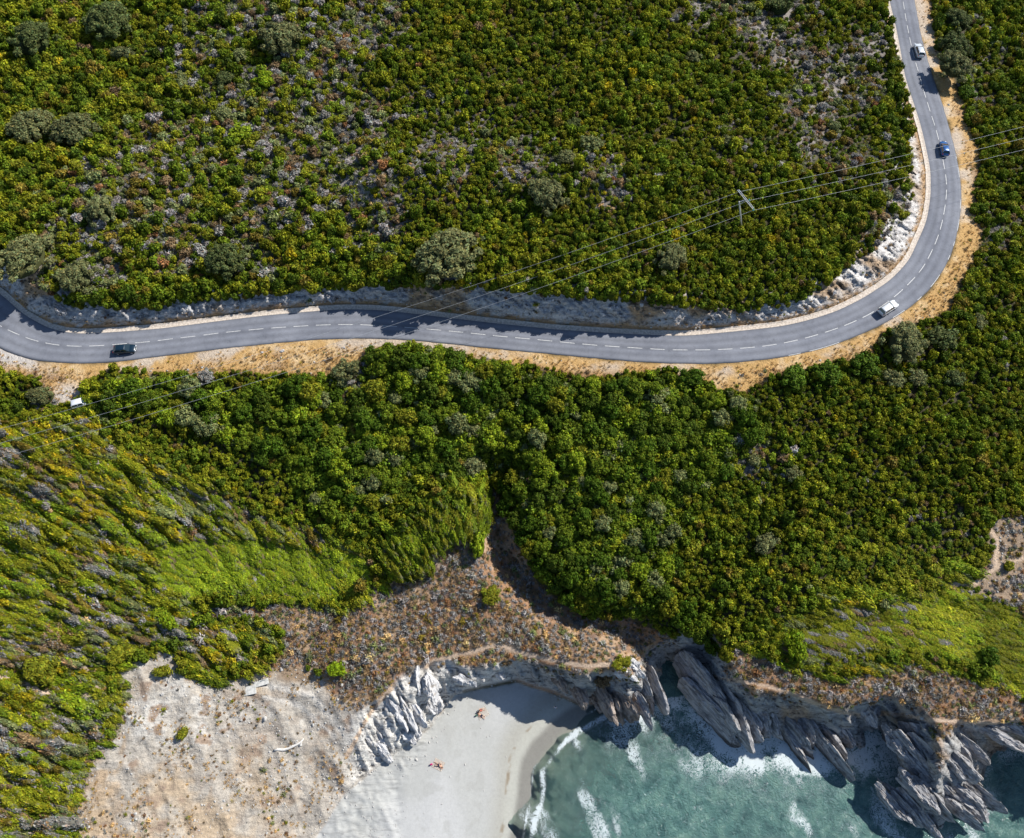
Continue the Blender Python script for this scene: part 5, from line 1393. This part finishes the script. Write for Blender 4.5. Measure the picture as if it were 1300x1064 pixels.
def build_rocks():
    D, Pl, B = M['rock_dark'], M['rock_pale'], M['rock_brown']
    for i, a in enumerate([
        (733, 875, 8.0, 2.4, 5.0, 62, B, 'pointed brown rock blade jutting onto the sand in the cliff shadow', .05),
        (712, 866, 5.0, 2.2, 3.6, 58, B, 'narrow brown rock fin just left of the pointed blade on the sand', 0),
        (785, 888, 9.5, 5.0, 6.0, 58, B, 'brown ribbed crag at the water edge right of the beach cave', .1),
        (822, 884, 10.5, 5.0, 7.0, 64, D, 'grey ribbed crag standing between the brown crag and the dark cleft', .15),
        (900, 888, 16.0, 4.5, 8.5, 50, D, 'longest sunlit grey slab ridge running down into the white surf', .42),
        (934, 912, 12.0, 4.0, 7.5, 54, D, 'grey slab ridge right of the longest one, its foot in the white surf', .38),
        (800, 848, 5.5, 3.6, 2.6, 40, Pl, 'pale broken crag on the headland below the brown heath', -.1),
        (1108, 900, 5.0, 3.0, 3.5, 60, D, 'grey crag hanging at the lip of the dark cleft on the lower right', 0),
        (1174, 943, 10.5, 7.5, 5.0, 48, D, 'broad layered rock shelf left part of the right-hand headland', -.18),
        (1222, 955, 9.5, 6.0, 4.5, 42, D, 'blocky layered rock shelf in the middle of the right-hand headland', -.18),
        (1274, 920, 9.5, 5.0, 3.2, 25, D, 'layered grey rock ledge below the footpath at the right edge', -.05),
        (1185, 985, 13.0, 8.0, 4.5, 46, D, 'low layered rock shelf at the foot of the right-hand headland', -.2),
        (1225, 1002, 12.0, 7.5, 4.0, 40, D, 'outermost rock shelf of the right-hand headland by the picture bottom', -.2),
        (1168, 1025, 11.0, 7.0, 3.5, 50, D, 'wet rock shelf at the seaward tip of the right-hand headland', -.2),
        (536, 866, 6.5, 3.4, 3.6, 72, Pl, 'pale grey upright block at the upper left corner of the beach', -.12),
        (512, 898, 7.0, 4.2, 3.2, 60, Pl, 'whitish broken crag above the left side of the beach', -.16),
        (484, 936, 6.5, 4.0, 2.8, 50, Pl, 'whitish crag low at the left side of the beach by the picture bottom', -.14),
        (548, 892, 5.0, 2.8, 2.6, 66, Pl, 'pale streaked crag between the upright block and the sand', -.1),
        (520, 925, 5.0, 2.8, 2.4, 55, Pl, 'pale grey streaked crag low at the edge of the sand on the left', -.1),
        (598, 861, 5.5, 2.6, 3.0, 20, Pl, 'pale crag over the small shaded hollow at the top of the beach', -.1),
        (636, 856, 4.5, 2.2, 3.0, 70, Pl, 'pale grey crag at the top of the beach, right of the shaded hollow', -.1),
        (757, 886, 5.0, 2.4, 4.0, 60, B, 'small brown rock between the pointed blade and the ribbed crag', .05),
        (862, 858, 7.0, 3.0, 5.0, 60, D, 'grey rock wall in deep shade at the head of the dark cleft', 0),
        (970, 908, 11.0, 4.5, 6.5, 55, D, 'shaded grey rock rib left end of the dark cliff face under the path', .0),
        (1012, 922, 12.0, 5.5, 6.5, 52, D, 'shaded grey rock rib in the middle of the dark cliff face under the path', .0),
        (1060, 934, 10.5, 5.5, 6.0, 50, D, 'shaded grey rock rib right end of the dark cliff face under the path', .0),
        (1140, 925, 6.5, 3.0, 4.5, 65, D, 'narrow pale-topped rock fin right of the lower right cleft', .1),
    ]): outcrop(*a[:8], seed=i + 1, lift=a[8])
    for i, (px, py, L, W, Hh, dg, lb) in enumerate([
        (975, 958, 2.2, 1.2, 1.0, 30, 'dark wave-washed rock in foam at the foot of the slab ridges'), (990, 966, 2.6, 1.3, 1.0, 50, 'dark wave-washed rock right of the smaller one in the foam'),
        (872, 935, 1.6, 1.1, .7, 40, 'small dark rock awash in front of the dark cleft'), (1096, 972, 2.4, 1.6, 1.3, 20, 'dark rock awash beneath the shaded cliff on the right'),
        (565, 893, 1.6, 1.0, .9, 20, 'grey boulder at the foot of the pale cliff on the upper beach'), (517, 938, 1.4, 1.0, .8, 60, 'grey boulder at the cliff foot left of the sand')]):
        outcrop(px, py, L, W, Hh, dg, M['rock_dark'], lb, 30 + i, .15, 'boulder')
    # driftwood log
    pts = [spot(px, py, .15) + Vector((0, 0, .15)) for px, py in ((348, 952.5), (353, 951.5), (360, 952), (367, 950), (374, 946.5), (380, 943.5), (384, 940), (385.5, 937.5))]
    bm = bmesh.new(); add_tube(bm, pts, [.17, .22, .24, .22, .20, .17, .13, .07], 12)
    for k, (dx, dy) in ((1, (-.3, .4)), (3, (.2, .5)), (5, (.25, -.35))): add_tube(bm, [pts[k], pts[k] + Vector((dx, dy, .15))], [.07, .03], 6)
    o = bm_obj('driftwood_log', bm, M['wood'], None, True); tag(o, 'bleached white curved driftwood log on the pale gravel at the bottom', 'driftwood')
    # two old concrete slabs
    for (px, py, l, w, dg, lb) in ((316, 877, 2.6, 1.5, -12, 'square weathered concrete slab let into the gravel, lower of two'), (329, 868, 3.4, 1.0, -16, 'long weathered concrete slab let into the gravel, upper of two')):
        b = spot(px, py); x1, y1 = unproj(px + 10 * math.cos(R(dg)), py + 10 * math.sin(R(dg)), b.z); x0, y0 = unproj(px, py, b.z)
        bm = bmesh.new(); add_box(bm, (0, 0, .0), (l, w, .22), bev=.03); o = bm_obj('concrete_slab', bm, M['slab']); o.location = b + Vector((0, 0, .1)); o.rotation_euler = (R(3), R(-4), math.atan2(float(y1 - y0), float(x1 - x0)))
        tag(o, lb, 'slab')
    # larger single boulders on the road cut and the verge
    for i, (px, py, s, lb) in enumerate([(75, 392, 2.6, 'big pale boulder in the shaded rock cut at the far left'), (418, 376, 2.4, 'bluish-white boulder in shade on the rock cut left of the big tree shadow'), (448, 380, 2.0, 'smaller bluish boulder right beside the bluish-white one on the rock cut'),
                                         (1085, 360, 1.6, 'white boulder on the bright rock cut inside the bend'), (1060, 372, 1.4, 'white stone on the bright rock cut left of the white boulder'), (357, 446, .9, 'pale flat stone on the lower verge right of the dark hatchback'),
                                         (435, 441, 1.1, 'pale flat stone on the lower verge beside the grey-green bush'), (332, 447, .8, 'small pale stone on the lower verge, leftmost of its row')]):
        outcrop(px, py, s, s * .75, s * (.6 if py < 400 else .3), 20 + 30 * i, M['rock_pale'] if px > 500 or py > 400 else M['bank'], lb, 60 + i, .1, 'boulder')

# ------------------------------------------------------------------ build
build_ground(); build_sea(); build_road()
nt = build_trees(); print('thicket trees', nt)
build_cover(); build_vehicles(); build_power(); build_people(); build_rocks()

# ------------------------------------------------------------------ camera and daylight
cam = bpy.data.cameras.new('camera'); co = bpy.data.objects.new('camera', cam); COL.objects.link(co)
co.location = (0, 0, H0); co.rotation_euler = (TH, 0, 0)
cam.lens = 1051 / 1300 * 36; cam.sensor_width = 36; cam.sensor_fit = 'HORIZONTAL'; cam.shift_y = -44.5 / 1300; cam.clip_start = 1; cam.clip_end = 6000
scene.camera = co
SUN_EL = R(42); SUN_AZ = math.atan2(.85, .53)     # clockwise from +Y
sd = Vector((math.sin(SUN_AZ) * math.cos(SUN_EL), math.cos(SUN_AZ) * math.cos(SUN_EL), math.sin(SUN_EL)))
sl = bpy.data.lights.new('sun', 'SUN'); sl.energy = 4.6; sl.angle = R(.5); sl.color = (1, .955, .88)
so = bpy.data.objects.new('sun', sl); COL.objects.link(so); so.rotation_euler = sd.to_track_quat('Z', 'Y').to_euler()
w = bpy.data.worlds.new('World'); scene.world = w; w.use_nodes = True
nt_ = w.node_tree; nt_.nodes.clear()
sk = nt_.nodes.new('ShaderNodeTexSky'); sk.sky_type = 'NISHITA'; sk.sun_disc = False; sk.sun_elevation = SUN_EL; sk.sun_rotation = SUN_AZ; sk.ozone_density = 3.0; sk.dust_density = .3
bg = nt_.nodes.new('ShaderNodeBackground'); bg.inputs[1].default_value = .08; wo = nt_.nodes.new('ShaderNodeOutputWorld')
nt_.links.new(sk.outputs[0], bg.inputs[0]); nt_.links.new(bg.outputs[0], wo.inputs[0])
scene.view_settings.view_transform = 'Standard'; scene.view_settings.look = 'None'; scene.view_settings.gamma = 1; scene.view_settings.exposure = .55
scene.view_settings.use_curve_mapping = False
scene.cycles.max_bounces = 5; scene.cycles.diffuse_bounces = 2; scene.cycles.transparent_max_bounces = 6
